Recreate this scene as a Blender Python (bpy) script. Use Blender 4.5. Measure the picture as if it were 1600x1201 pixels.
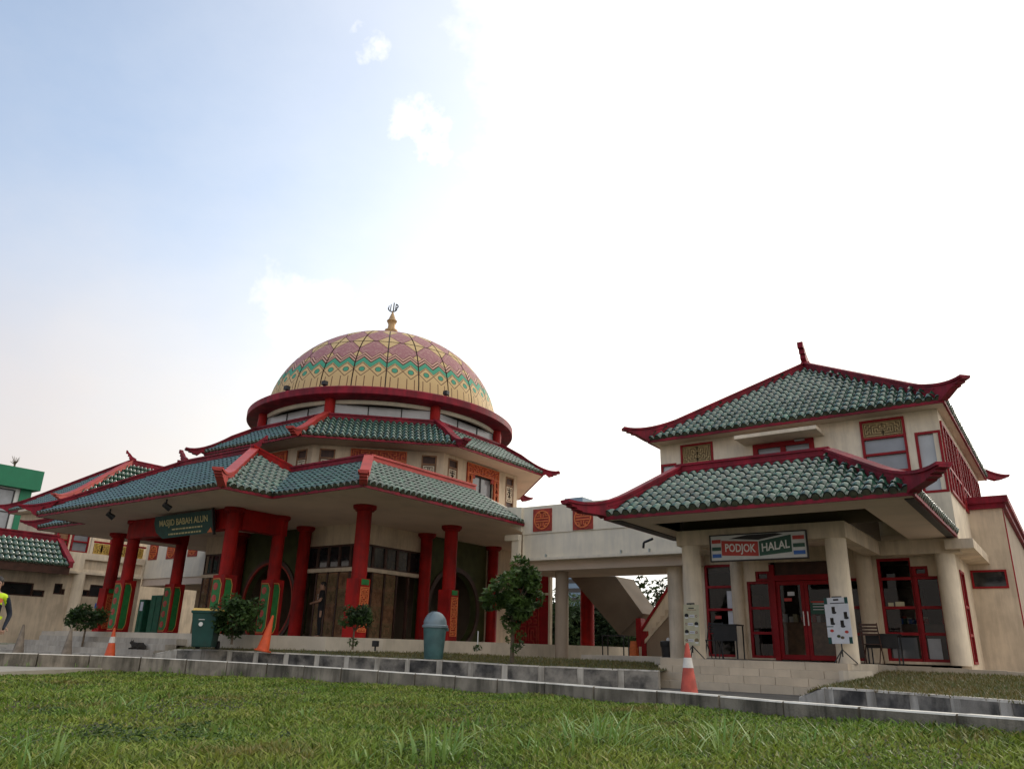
import bpy, bmesh, math, random
import numpy as np
from mathutils import Vector, Matrix

# ------------------------------------------------------------------ scene, camera, sky, sun
scene = bpy.context.scene
for o in list(bpy.data.objects): bpy.data.objects.remove(o)
col = scene.collection
random.seed(7); rng = np.random.default_rng(7)

FPX, PITCH, ROLL, AZ, CZ = 1190.0, math.radians(19.05), math.radians(1.57), math.radians(35.8), 0.79
V = lambda *a: Vector(a)
fh = V(-math.sin(AZ), math.cos(AZ), 0); upv = V(0, 0, 1); rtv = fh.cross(upv)
FW = fh*math.cos(PITCH) + upv*math.sin(PITCH); u0 = rtv.cross(FW)
CR = rtv*math.cos(ROLL) + u0*math.sin(ROLL); CU = u0*math.cos(ROLL) - rtv*math.sin(ROLL)
CAM = V(0, 0, CZ)
cam = bpy.data.cameras.new('camera'); camo = bpy.data.objects.new('camera', cam); col.objects.link(camo)
m = Matrix((CR, CU, -FW)).transposed().to_4x4(); m.translation = CAM; camo.matrix_world = m
cam.sensor_fit = 'HORIZONTAL'; cam.sensor_width = 36; cam.lens = FPX/1600*36
cam.clip_start = 0.1; cam.clip_end = 3000
scene.camera = camo
scene.render.resolution_x, scene.render.resolution_y = 1024, 768

def ray(x, y): return FW*FPX + CR*(x-800) - CU*(y-600.5)
def onz(x, y, z): d = ray(x, y); return CAM + d*((z-CZ)/d.z)
def ony(x, y, c): d = ray(x, y); return CAM + d*(c/d.y)
def onx(x, y, c): d = ray(x, y); return CAM + d*(c/d.x)
def ond(x, y, D): d = ray(x, y); return CAM + d*(D/math.hypot(d.x, d.y))

SUN_EL, SUN_AZ = math.radians(24), math.radians(8)      # azimuth clockwise from +Y
sun_dir = V(math.sin(SUN_AZ)*math.cos(SUN_EL), math.cos(SUN_AZ)*math.cos(SUN_EL), math.sin(SUN_EL))
sd = bpy.data.lights.new('sun', 'SUN'); sd.energy = 0.5; sd.angle = math.radians(14); sd.color = (1.0, .9, .78)
so = bpy.data.objects.new('sun', sd); col.objects.link(so)
so.rotation_euler = (-sun_dir).to_track_quat('-Z', 'Y').to_euler()

# ------------------------------------------------------------------ node helpers
class S:
    """a socket with arithmetic"""
    def __init__(s, t, k): s.t, s.k = t, k
    def _m(s, op, b=None, c=None):
        n = s.t.nodes.new('ShaderNodeMath'); n.operation = op
        for i, v in enumerate((s, b, c)):
            if v is None: continue
            if isinstance(v, S): s.t.links.new(v.k, n.inputs[i])
            else: n.inputs[i].default_value = v
        return S(s.t, n.outputs[0])
    def __add__(s, b): return s._m('ADD', b)
    __radd__ = __add__
    def __sub__(s, b): return s._m('SUBTRACT', b)
    def __rsub__(s, b): return (s*-1.0)+b
    def __mul__(s, b): return s._m('MULTIPLY', b)
    __rmul__ = __mul__
    def __truediv__(s, b): return s._m('DIVIDE', b)
    def abs(s): return s._m('ABSOLUTE')
    def frac(s): return s._m('FRACT')
    def lt(s, b): return s._m('LESS_THAN', b)
    def gt(s, b): return s._m('GREATER_THAN', b)
    def min(s, b): return s._m('MINIMUM', b)
    def max(s, b): return s._m('MAXIMUM', b)
    def pow(s, b): return s._m('POWER', b)
    def step(s, a, b):   # smoothstep
        n = s.t.nodes.new('ShaderNodeMapRange'); n.interpolation_type = 'SMOOTHSTEP'
        s.t.links.new(s.k, n.inputs[0]); n.inputs[1].default_value = a; n.inputs[2].default_value = b
        return S(s.t, n.outputs[0])
def tri(s): return ((s.frac() - .5).abs())*2.0        # 1 at integers, 0 half way
def mixc(t, f, a, b):
    n = t.nodes.new('ShaderNodeMix'); n.data_type = 'RGBA'
    for i, v in ((0, f), (6, a), (7, b)):
        if isinstance(v, S): t.links.new(v.k, n.inputs[i])
        elif i == 0: n.inputs[0].default_value = v
        else: n.inputs[i].default_value = (*v, 1) if len(v) == 3 else v
    return S(t, n.outputs[2])
def noise(t, vec, scale, detail=3, rough=.55, out=0):
    n = t.nodes.new('ShaderNodeTexNoise'); n.inputs['Scale'].default_value = scale
    n.inputs['Detail'].default_value = detail; n.inputs['Roughness'].default_value = rough
    if vec is not None: t.links.new(vec.k, n.inputs['Vector'])
    return S(t, n.outputs[out])
def vmul(t, vec, s3):
    n = t.nodes.new('ShaderNodeVectorMath'); n.operation = 'MULTIPLY'
    t.links.new(vec.k, n.inputs[0]); n.inputs[1].default_value = s3
    return S(t, n.outputs[0])
def xyz(t, vec):
    n = t.nodes.new('ShaderNodeSeparateXYZ'); t.links.new(vec.k, n.inputs[0])
    return [S(t, n.outputs[i]) for i in range(3)]

# ------------------------------------------------------------------ sky
world = bpy.data.worlds.new('World'); scene.world = world; world.use_nodes = True
wt = world.node_tree; wt.nodes.clear()
wo = wt.nodes.new('ShaderNodeOutputWorld'); bg = wt.nodes.new('ShaderNodeBackground')
sky = wt.nodes.new('ShaderNodeTexSky'); sky.sky_type = 'NISHITA'; sky.sun_disc = False
sky.sun_elevation = SUN_EL; sky.sun_rotation = SUN_AZ; sky.air_density = 1.0; sky.dust_density = 1.6; sky.ozone_density = 1.2
tc = wt.nodes.new('ShaderNodeTexCoord'); dirv = S(wt, tc.outputs['Generated'])
def dot(v):
    n = wt.nodes.new('ShaderNodeVectorMath'); n.operation = 'DOT_PRODUCT'
    wt.links.new(dirv.k, n.inputs[0]); n.inputs[1].default_value = v
    return S(wt, n.outputs['Value'])
dz = xyz(wt, dirv)[2]
n1 = noise(wt, vmul(wt, dirv, (1, 1, 1.9)), 2.2, 7, .58)
n2 = noise(wt, vmul(wt, dirv, (1, 1, 1.6)), 5.5, 6, .62)
n3 = noise(wt, dirv, 13, 5, .6)
veil = dot(rtv) + (n1-.5)*.36 + (n2-.5)*.24 + (n3-.5)*.06            # bank of bright cloud over the right half of the sky
sheet = veil.step(-.20, .09).max(veil.step(-.85, .05)*.36)
low = (dz*-1.0 + (n1-.5)*.25).step(-.62, -.06)               # haze towards the horizon
puffs = None
for (px, py, r, am) in ((658, 212, .040, .95), (635, 192, .026, .85), (580, 76, .019, .9), (566, 54, .013, .8), (385, 424, .03, .55), (425, 452, .042, .6), (470, 486, .05, .65), (515, 520, .055, .6), (440, 118, .010, .3)):
    d = ray(px, py).normalized()
    k = (dot(d) + (n2-.5)*r*r*1.6 + (n3-.5)*r*r*1.4).step(math.cos(r*1.7), 1.0)*n3.step(.28, .62)*am*.8
    puffs = k if puffs is None else puffs.max(k)
wisps = (n2*.6+n1*.4).step(.5, .8)*.4
cover = sheet.max(puffs).max(wisps)
glow = dot(sun_dir).step(.2, 1.0)
cloud = mixc(wt, glow, (3.35, 3.2, 3.05), (4.6, 4.45, 4.1))
hazec = mixc(wt, glow, (2.18, 1.87, 1.72), (4.2, 3.7, 2.75))
tn_ = wt.nodes.new('ShaderNodeVectorMath'); tn_.operation = 'MULTIPLY'; wt.links.new(sky.outputs[0], tn_.inputs[0]); tn_.inputs[1].default_value = (.90, .84, .77)
skyc = mixc(wt, low*.95, S(wt, tn_.outputs[0]), hazec)
skyc = mixc(wt, cover, skyc, cloud)
wt.links.new(skyc.k, bg.inputs['Color']); bg.inputs['Strength'].default_value = 0.15
wt.links.new(bg.outputs[0], wo.inputs['Surface'])
scene.view_settings.view_transform = 'Standard'; scene.view_settings.look = 'None'
scene.view_settings.exposure = 1.28; scene.view_settings.gamma = 1.0; scene.view_settings.use_curve_mapping = False

# ------------------------------------------------------------------ materials
MATS = {}
def mat(name, c, rough=.7, var=.12, scale=3.0, bump=0.0, bscale=60, metal=0, spec=.4, dirt=0.0, dirtc=(.12, .1, .08), coat=0, rnd=0.0, c2=None, streak=True, thr=(.5, .78)):
    mt = bpy.data.materials.new(name); mt.use_nodes = True; t = mt.node_tree
    b = t.nodes['Principled BSDF']
    g = t.nodes.new('ShaderNodeNewGeometry'); pos = S(t, g.outputs['Position'])
    nz = noise(t, pos, scale, 4)
    lo = tuple(max(0, x*(1-var)) for x in c); hi = tuple(x*(1+var) for x in (c2 or c))
    cs = mixc(t, nz.step(.3, .7), lo, hi)
    if rnd:
        oi = t.nodes.new('ShaderNodeObjectInfo'); rr = S(t, oi.outputs['Random'])
        cs = mixc(t, rr*rnd, cs, tuple(x*.45 for x in c))
    if dirt:
        sv = vmul(t, pos, (6, 6, .8) if streak else (1.5, 1.5, 1.5))
        dn = (noise(t, sv, 1.0, 6, .65)*.6 + noise(t, pos, 1.3, 5)*.5).step(*thr)*dirt
        cs = mixc(t, dn, cs, dirtc)
    t.links.new(cs.k, b.inputs['Base Color'])
    b.inputs['Roughness'].default_value = rough; b.inputs['Metallic'].default_value = metal
    b.inputs['Specular IOR Level'].default_value = spec
    if coat: b.inputs['Coat Weight'].default_value = coat; b.inputs['Coat Roughness'].default_value = .12
    rv = (noise(t, pos, scale*4, 3)-.5)*.2 + rough
    t.links.new(rv.k, b.inputs['Roughness'])
    if bump:
        bn = t.nodes.new('ShaderNodeBump'); bn.inputs['Strength'].default_value = bump; bn.inputs['Distance'].default_value = .01
        t.links.new(noise(t, pos, bscale, 3).k, bn.inputs['Height']); t.links.new(bn.outputs[0], b.inputs['Normal'])
    MATS[name] = mt; return mt
mat('red_paint', (.32, .010, .008), .6, .28, 1.6, .3, 30, spec=.15, thr=(.44, .7), dirt=.5, dirtc=(.08, .01, .01))
mat('ridge_red', (.24, .012, .026), .6, .3, 2.0, .35, 25, spec=.2, thr=(.42, .68), dirt=.7, dirtc=(.09, .012, .02))
mat('ridge_lit', (.42, .045, .035), .5, .15, 2.5, .15, 30, dirt=.2, dirtc=(.12, .02, .02))  # lighter ridge red: light on the sky-facing hips is put into the colour
mat('frame_red', (.24, .008, .012), .5, .15, 4, .05, 40, spec=.2)
mat('carved_red', (.30, .035, .02), .6, .25, 8, .2, 60)
mat('orange_fret', (.62, .16, .05), .55, .15, 8)
mat('beige', (.63, .52, .385), .85, .10, .8, .35, 60, dirt=.6, thr=(.43, .70), dirtc=(.33, .27, .20))
mat('beige_pale', (.73, .63, .485), .85, .08, .8, .3, 60, dirt=.5, thr=(.43, .70), dirtc=(.40, .34, .27))
mat('white_wall', (.72, .65, .52), .85, .08, .7, .3, 60, dirt=.35, thr=(.43, .70), dirtc=(.40, .39, .36))
mat('soffit', (.62, .50, .40), .9, .06, .6, .2, 90, dirt=.3, dirtc=(.34, .30, .25), streak=False)
mat('shade_brown', (.13, .10, .072), .85, .15, 1, .2, 90)  # brown kept dark so that deep shade sits in the colour
mat('brown_wall', (.30, .235, .17), .85, .1, 1, .2, 90, dirt=.3, dirtc=(.15, .11, .08))
mat('olive', (.055, .065, .02), .75, .2, 3, .2, 60, dirt=.3, dirtc=(.05, .05, .02))
mat('wood', (.23, .12, .06), .55, .3, 5, .3, 50)
mat('wood_dark', (.055, .024, .016), .5, .3, 5, .2, 50)
mat('fret_gold', (.45, .33, .16), .55, .15, 9)
mat('gold_bright', (.55, .36, .08), .45, .25, 9)
mat('lattice_back', (.20, .145, .075), .8, .2, 6)
mat('tile_green', (.014, .068, .040), .16, .5, 4, .06, 60, spec=.8, coat=1.0, rnd=.6, c2=(.034, .125, .075), dirt=.5, dirtc=(.012, .028, .018), streak=False)
mat('tile_edge_shade', (.014, .022, .016), .7, .4, 6)  # dark lip edges, with the shade between tile rows put into their colour
mat('tile_bed', (.012, .03, .022), .7, .3, 5)
mat('tile_cap', (.055, .06, .035), .55, .4, 9, .2, 60, dirt=.5, dirtc=(.02, .02, .012))
mat('valley_metal', (.36, .40, .38), .5, .15, 6, metal=.3)
mat('black', (.012, .012, .013), .5, .2, 5)
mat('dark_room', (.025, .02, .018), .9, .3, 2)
mat('glass_dark', (.018, .02, .022), .06, .3, 2, spec=.5)
mat('glass_grey', (.24, .25, .27), .12, .12, 2, spec=.5)
mat('glass_pale', (.42, .43, .44), .15, .1, 2, spec=.5)
mat('terrace_stone', (.48, .42, .335), .8, .1, 2, .3, 70, dirt=.4, dirtc=(.22, .19, .15))
mat('step_tile', (.53, .44, .325), .7, .09, 2.5, .2, 70, rnd=.2, dirt=.3, dirtc=(.27, .23, .18))
mat('step_grey', (.43, .39, .33), .8, .12, 2, .3, 70, dirt=.6, dirtc=(.2, .175, .14), rnd=.3, thr=(.44, .72))
mat('concrete', (.27, .235, .185), .92, .35, 2.0, .8, 40, dirt=.9, dirtc=(.04, .036, .025), rnd=.3, thr=(.46, .74))
mat('paint_white', (.50, .465, .40), .85, .15, 3, .5, 50, dirt=.8, dirtc=(.16, .14, .11), rnd=.15, thr=(.45, .72))
mat('kerb_line', (.74, .70, .61), .8, .12, 3, .4, 50, dirt=.55, dirtc=(.3, .27, .22), thr=(.5, .75))
mat('paint_black', (.055, .052, .048), .88, .5, 5, .5, 50, dirt=.9, dirtc=(.34, .31, .26), streak=False, thr=(.44, .66))
mat('asphalt', (.12, .11, .095), .95, .25, 2, .6, 60, dirt=.5, dirtc=(.2, .18, .15), streak=False)
mat('soil', (.05, .055, .022), .95, .4, 1.2, .6, 30, dirt=.55, dirtc=(.13, .085, .045), streak=False)
mat('path_concrete', (.42, .38, .31), .9, .12, 2, .4, 50)
mat('bark', (.12, .09, .06), .9, .3, 9, .6, 40)
mat('bin_green', (.012, .06, .05), .5, .15, 4, .1, 60, dirt=.3, dirtc=(.05, .06, .05))
mat('bin_yellow', (.62, .42, .12), .5, .1, 4, dirt=.3, dirtc=(.35, .24, .1))
mat('bin_teal', (.045, .11, .11), .5, .2, 5, .15, 50, dirt=.5, dirtc=(.12, .19, .19), streak=False)
mat('bin_blue', (.15, .20, .225), .35, .15, 5, dirt=.3, dirtc=(.25, .33, .38), streak=False)
mat('cone_orange', (.62, .085, .02), .55, .12, 8, dirt=.3, dirtc=(.25, .06, .03))
mat('cone_faded', (.42, .07, .045), .6, .2, 8, dirt=.4, dirtc=(.2, .07, .05))
mat('cone_white', (.66, .63, .58), .6, .1, 8, dirt=.3)
mat('cone_grey', (.20, .165, .13), .9, .25, 7, .3, 60, dirt=.5)
mat('white_plastic', (.72, .71, .68), .5, .05, 4)
mat('poster_white', (.60, .61, .64), .6, .05, 9)
mat('poster_cream', (.50, .46, .31), .6, .08, 9)
mat('sign_red', (.42, .04, .03), .5, .06, 9)
mat('sign_green', (.015, .075, .05), .5, .06, 9)
mat('sign_blue', (.03, .12, .42), .5, .06, 9)
mat('sign_white', (.55, .56, .55), .5, .05, 9)
mat('banner_green', (.008, .055, .045), .6, .2, 6)
mat('letter_gold', (.50, .44, .22), .6, .1, 9)
mat('ped_green', (.015, .16, .035), .6, .2, 8)
mat('ped_flower', (.42, .07, .055), .6, .2, 20)
mat('ped_line', (.60, .35, .10), .6, .1, 9)
mat('skin', (.33, .19, .13), .6, .08, 10)
mat('skin_pale', (.45, .28, .21), .6, .08, 10)
mat('hair', (.012, .010, .009), .6, .2, 20)
mat('cloth_black', (.012, .012, .014), .9, .2, 10)
mat('cloth_navy', (.012, .016, .028), .9, .2, 10)
mat('cloth_print', (.6, .6, .6), .9, .1, 10)
mat('hivis', (.55, .75, .02), .7, .1, 10)
mat('cat_fur', (.022, .018, .014), .9, .3, 20)
mat('office_green', (.004, .15, .07), .5, .06, 2)
mat('office_white', (.66, .66, .65), .8, .04, 1)
mat('tower_blue', (.20, .28, .36), .4, .1, .2)
mat('steel_dark', (.04, .04, .042), .45, .2, 6, metal=.6)
mat('finial_gold', (.42, .27, .13), .4, .15, 6, metal=.3)
mat('locker_green', (.012, .10, .055), .5, .15, 5)
mat('leaf_dark', (.022, .05, .014), .5, .45, 2.5, spec=.35, c2=(.045, .085, .02))
mat('leaf_mid', (.03, .065, .016), .5, .4, 3, spec=.35, c2=(.07, .12, .025))
mat('leaf_far', (.02, .045, .018), .7, .4, .8, c2=(.05, .085, .028))
def leafy(name):
    t = MATS[name].node_tree; b = t.nodes['Principled BSDF']
    b.inputs['Subsurface Weight'].default_value = 0
    tr = t.nodes.new('ShaderNodeBsdfTranslucent'); mx = t.nodes.new('ShaderNodeMixShader'); mx.inputs[0].default_value = .25
    lk = b.inputs['Base Color'].links[0].from_socket; t.links.new(lk, tr.inputs['Color'])
    o = t.nodes['Material Output']; t.links.new(b.outputs[0], mx.inputs[1]); t.links.new(tr.outputs[0], mx.inputs[2]); t.links.new(mx.outputs[0], o.inputs['Surface'])
for n_ in ('leaf_dark', 'leaf_mid', 'leaf_far'): leafy(n_)
# grass blade material: colour patches by position plus dry blades by attribute
mt = bpy.data.materials.new('grass'); mt.use_nodes = True; t = mt.node_tree; b = t.nodes['Principled BSDF']
g = t.nodes.new('ShaderNodeNewGeometry'); pos = S(t, g.outputs['Position'])
at = t.nodes.new('ShaderNodeAttribute'); at.attribute_name = 'tone'; tone = S(t, at.outputs['Fac'])
pn = noise(t, pos, .55, 4); pn2 = noise(t, pos, 2.3, 4)
gc = mixc(t, pn.step(.35, .65), (.19, .30, .035), (.29, .35, .055))
gc = mixc(t, pn2.step(.4, .7)*.7, gc, (.12, .25, .04))
gc = mixc(t, (1.0-tone).step(.35, 1.0)*.75, gc, (.035, .055, .012))
gc = mixc(t, tone.step(.75, 1.0)*.8, gc, (.34, .30, .11))
gc = mixc(t, (noise(t, pos, .9, 5)+ (tone-.5)*.12).step(.58, .68)*.6, gc, (.22, .15, .06))
t.links.new(gc.k, b.inputs['Base Color']); b.inputs['Roughness'].default_value = .55; b.inputs['Specular IOR Level'].default_value = .3
MATS['grass'] = mt; leafy('grass')
def grass_variant(name, a, b):
    m2 = bpy.data.materials.new(name); m2.use_nodes = True; t = m2.node_tree; b_ = t.nodes['Principled BSDF']
    at = t.nodes.new('ShaderNodeAttribute'); at.attribute_name = 'tone'; g_ = t.nodes.new('ShaderNodeNewGeometry')
    c_ = mixc(t, S(t, at.outputs['Fac'])*.7 + (noise(t, S(t, g_.outputs['Position']), 1.1, 4)-.5)*1.2, a, b); t.links.new(c_.k, b_.inputs['Base Color']); b_.inputs['Roughness'].default_value = .45
    MATS[name] = m2; leafy(name)
grass_variant('grass_dry', (.07, .10, .02), (.22, .15, .06)); grass_variant('grass_tall', (.13, .26, .045), (.30, .38, .10))
# clear shop glass
mt = bpy.data.materials.new('glass_clear'); mt.use_nodes = True; t = mt.node_tree; t.nodes.clear()
o_ = t.nodes.new('ShaderNodeOutputMaterial'); tr = t.nodes.new('ShaderNodeBsdfTransparent'); tr.inputs[0].default_value = (.78, .8, .8, 1)
gl = t.nodes.new('ShaderNodeBsdfGlossy'); gl.inputs['Roughness'].default_value = .02; fr = t.nodes.new('ShaderNodeFresnel'); fr.inputs[0].default_value = 1.52
mx = t.nodes.new('ShaderNodeMixShader'); k = S(t, fr.outputs[0])*.6
t.links.new(k.k, mx.inputs[0]); t.links.new(tr.outputs[0], mx.inputs[1]); t.links.new(gl.outputs[0], mx.inputs[2]); t.links.new(mx.outputs[0], o_.inputs['Surface'])
MATS['glass_clear'] = mt

# ------------------------------------------------------------------ mesh builder
class Fr:
    """local frame: a along u, b along v, c along n"""
    def __init__(s, o, u, v, n): s.o, s.u, s.v, s.n = Vector(o), Vector(u).normalized(), Vector(v).normalized(), Vector(n).normalized()
    def p(s, a, b, c=0): return s.o + s.u*a + s.v*b + s.n*c
def wallframe(o, u):     # vertical face: u along, z up, n outward = u x z
    u = Vector(u).normalized(); return Fr(o, u, (0, 0, 1), u.cross(V(0, 0, 1)))
WF = Fr((0, 0, 0), (1, 0, 0), (0, 1, 0), (0, 0, 1))
class MB:
    def __init__(s): s.v, s.f, s.mi = [], [], []; s.cur = 0
    def add(s, vs, fs):
        k = len(s.v); s.v += [tuple(p) for p in vs]; s.f += [tuple(i+k for i in f) for f in fs]; s.mi += [s.cur]*len(fs); return s
    def quad(s, a, b, c, d): return s.add([a, b, c, d], [(0, 1, 2, 3)])
    def tri(s, a, b, c): return s.add([a, b, c], [(0, 1, 2)])
    def lbox(s, fr, a0, a1, b0, b1, c0, c1):
        vs = [fr.p(a, b, c) for c in (c0, c1) for b in (b0, b1) for a in (a0, a1)]
        return s.add(vs, [(0, 2, 3, 1), (4, 5, 7, 6), (0, 1, 5, 4), (2, 6, 7, 3), (0, 4, 6, 2), (1, 3, 7, 5)])
    def box(s, x0, x1, y0, y1, z0, z1): return s.lbox(WF, x0, x1, y0, y1, z0, z1)
    def prism(s, poly, ax, w):       # poly: list of 3D points (planar), extruded by +-ax*w/2
        n = len(poly); a = [Vector(p)-ax*w/2 for p in poly]; b = [Vector(p)+ax*w/2 for p in poly]
        fs = [tuple(range(n))[::-1], tuple(range(n, 2*n))] + [(i, (i+1) % n, n+(i+1) % n, n+i) for i in range(n)]
        return s.add(a+b, fs)
    def slab(s, poly, z0, z1):       # plan polygon extruded vertically; z1 may be list
        n = len(poly); zt = z1 if isinstance(z1, (list, tuple)) else [z1]*n
        vs = [(p[0], p[1], z0) for p in poly] + [(p[0], p[1], zt[i]) for i, p in enumerate(poly)]
        return s.add(vs, [tuple(range(n))[::-1], tuple(range(n, 2*n))] + [(i, (i+1) % n, n+(i+1) % n, n+i) for i in range(n)])
    def tube(s, p, q, r0, r1=None, n=10, caps=True):
        p, q = Vector(p), Vector(q); r1 = r0 if r1 is None else r1; d = (q-p).normalized()
        e = d.orthogonal().normalized(); f = d.cross(e)
        vs = []
        for (c, r) in ((p, r0), (q, r1)):
            for i in range(n):
                t = 2*math.pi*i/n; vs.append(c + e*math.cos(t)*r + f*math.sin(t)*r)
        fs = [(i, (i+1) % n, n+(i+1) % n, n+i) for i in range(n)]
        if caps: fs += [tuple(range(n))[::-1], tuple(range(n, 2*n))]
        return s.add(vs, fs)
    def path(s, pts, r, n=6):
        for a, b in zip(pts[:-1], pts[1:]): s.tube(a, b, r, n=n)
        return s
    def lathe(s, c, prof, n=24, t0=0, t1=2*math.pi, cap=False):
        c = Vector(c); full = abs(t1-t0-2*math.pi) < 1e-6; m = n if full else n+1; vs = []
        for (r, z) in prof:
            for i in range(m):
                t = t0+(t1-t0)*i/n; vs.append((c.x+r*math.cos(t), c.y+r*math.sin(t), c.z+z))
        fs = []
        for j in range(len(prof)-1):
            for i in range(n):
                k = (i+1) % m if full else i+1
                fs.append((j*m+i, j*m+k, (j+1)*m+k, (j+1)*m+i))
        if cap and full: fs += [tuple(range(m))[::-1], tuple(range((len(prof)-1)*m, len(prof)*m))]
        return s.add(vs, fs)
    def ball(s, c, rx, ry, rz, n=12, mm=8):
        c = Vector(c); vs = [c+V(0, 0, -rz)]
        for j in range(1, mm):
            a = math.pi*j/mm-math.pi/2
            for i in range(n): t = 2*math.pi*i/n; vs.append(c+V(rx*math.cos(a)*math.cos(t), ry*math.cos(a)*math.sin(t), rz*math.sin(a)))
        vs.append(c+V(0, 0, rz)); fs = []
        for i in range(n): fs.append((0, 1+(i+1) % n, 1+i))
        for j in range(mm-2):
            for i in range(n): fs.append((1+j*n+i, 1+j*n+(i+1) % n, 1+(j+1)*n+(i+1) % n, 1+(j+1)*n+i))
        L = len(vs)-1; b = 1+(mm-2)*n
        for i in range(n): fs.append((b+i, b+(i+1) % n, L))
        return s.add(vs, fs)
    def mesh(s, name, mats, smooth=False):
        me = bpy.data.meshes.new(name); me.from_pydata(s.v, [], s.f)
        for mn in (mats if isinstance(mats, (list, tuple)) else [mats]): me.materials.append(MATS[mn])
        me.polygons.foreach_set('material_index', s.mi)
        if smooth:
            me.polygons.foreach_set('use_smooth', [True]*len(s.f))
            me.set_sharp_from_angle(angle=math.radians(40))
        me.update(); return me
    def build(s, name, mats, parent=None, smooth=False, bevel=0):
        o = link(name, s.mesh(name, mats, smooth), parent)
        if bevel:
            bm = bmesh.new(); bm.from_mesh(o.data)
            bmesh.ops.bevel(bm, geom=bm.edges[:], offset=bevel, segments=2, profile=.6, affect='EDGES', clamp_overlap=True)
            bm.to_mesh(o.data); bm.free()
        return o
def world_loc(o):
    l = Vector(o.location)
    while o.parent: o = o.parent; l = l + Vector(o.location)
    return l
def link(name, data, parent=None, matrix=None):
    """meshes are modelled in world coordinates unless a matrix is given"""
    o = bpy.data.objects.new(name, data); col.objects.link(o)
    if parent is not None: o.parent = parent
    off = -world_loc(parent) if parent is not None else Vector((0, 0, 0))
    if matrix is None: o.location = off
    else: o.matrix_basis = Matrix.Translation(off) @ matrix
    return o
def thing(name, label, cat, loc, group=None, rz=0):
    o = bpy.data.objects.new(name, None); col.objects.link(o); o.location = loc; o.rotation_euler = (0, 0, rz)
    o.empty_display_size = .3
    return tag(o, label, cat, group)
def tag(o, label, cat, group=None):
    o['label'] = label; o['category'] = cat
    if group: o['group'] = group
    return o
def struct(name, mb, mats, parent=None, smooth=False):
    o = mb.build(name, mats, parent, smooth)
    if parent is None: o['kind'] = 'structure'
    return o
def local(name, mb, mats, parent, smooth=False, bevel=0):
    """mesh in the parent's own local coordinates"""
    me = mb.mesh(name, mats, smooth); o = bpy.data.objects.new(name, me); col.objects.link(o); o.parent = parent
    if bevel:
        bm = bmesh.new(); bm.from_mesh(me)
        bmesh.ops.bevel(bm, geom=bm.edges[:], offset=bevel, segments=2, profile=.6, affect='EDGES', clamp_overlap=True)
        bm.to_mesh(me); bm.free()
    return o
def copy_tree(o, parent=None):
    c = o.copy(); col.objects.link(c)
    if parent is not None: c.parent = parent
    for ch in [x for x in col.objects if x.parent is o]: copy_tree(ch, c)
    return c
def text_mb(txt, size, fr, a, b, c, depth=.008, xs=1.0, bold=0.0):
    cu = bpy.data.curves.new('text', 'FONT'); cu.body = txt; cu.size = size; cu.extrude = depth/2; cu.offset = bold; cu.align_x = 'CENTER'; cu.align_y = 'CENTER'
    cu.resolution_u = 3
    to = bpy.data.objects.new('text', cu); col.objects.link(to)
    dg = bpy.context.evaluated_depsgraph_get(); me = to.evaluated_get(dg).to_mesh()
    mb = MB(); mb.add([fr.p(a+v.co.x*xs, b+v.co.y, c+v.co.z) for v in me.vertices], [tuple(p.vertices) for p in me.polygons])
    bpy.data.objects.remove(to); bpy.data.curves.remove(cu); return mb

# fretwork: a mirrored spanning-tree maze, which reads as chinese lattice
def fret_segments(nx, ny, seed):
    r = random.Random(seed); hx = (nx+1)//2; seen = {(0, 0)}; st = [(0, 0)]; seg = []
    while st:
        c = st[-1]; nb = [(c[0]+dx, c[1]+dy) for dx, dy in ((1, 0), (-1, 0), (0, 1), (0, -1))]
        nb = [q for q in nb if 0 <= q[0] < hx and 0 <= q[1] < ny and q not in seen]
        if not nb: st.pop(); continue
        q = r.choice(nb); seen.add(q); seg.append((c, q)); st.append(q)
    out = []
    for (p, q) in seg:
        out.append((p, q)); out.append(((nx-1-p[0], p[1]), (nx-1-q[0], q[1])))
    return out
def fret_mb(fr, a0, a1, b0, b1, nx, ny, seed, w=.02, c0=.0, c1=.03, border=True):
    mb = MB(); m_ = w*1.2 if border else 0
    sx = (a1-a0-2*m_)/nx; sy = (b1-b0-2*m_)/ny
    P = lambda q: (a0+m_+(q[0]+.5)*sx, b0+m_+(q[1]+.5)*sy)
    for p, q in fret_segments(nx, ny, seed):
        x0, y0 = P(p); x1, y1 = P(q)
        e = (c1-c0)*.02*((p[0]+p[1]) % 3)
        mb.lbox(fr, min(x0, x1)-w/2, max(x0, x1)+w/2, min(y0, y1)-w/2, max(y0, y1)+w/2, c0, c1-e-(0 if x0 == x1 else .0015))
    if border:
        for (A0, A1, B0, B1) in ((a0, a1, b0, b0+w), (a0, a1, b1-w, b1), (a0, a0+w, b0+w, b1-w), (a1-w, a1, b0+w, b1-w)): mb.lbox(fr, A0, A1, B0, B1, c0, c1+.003)
    return mb
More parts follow.
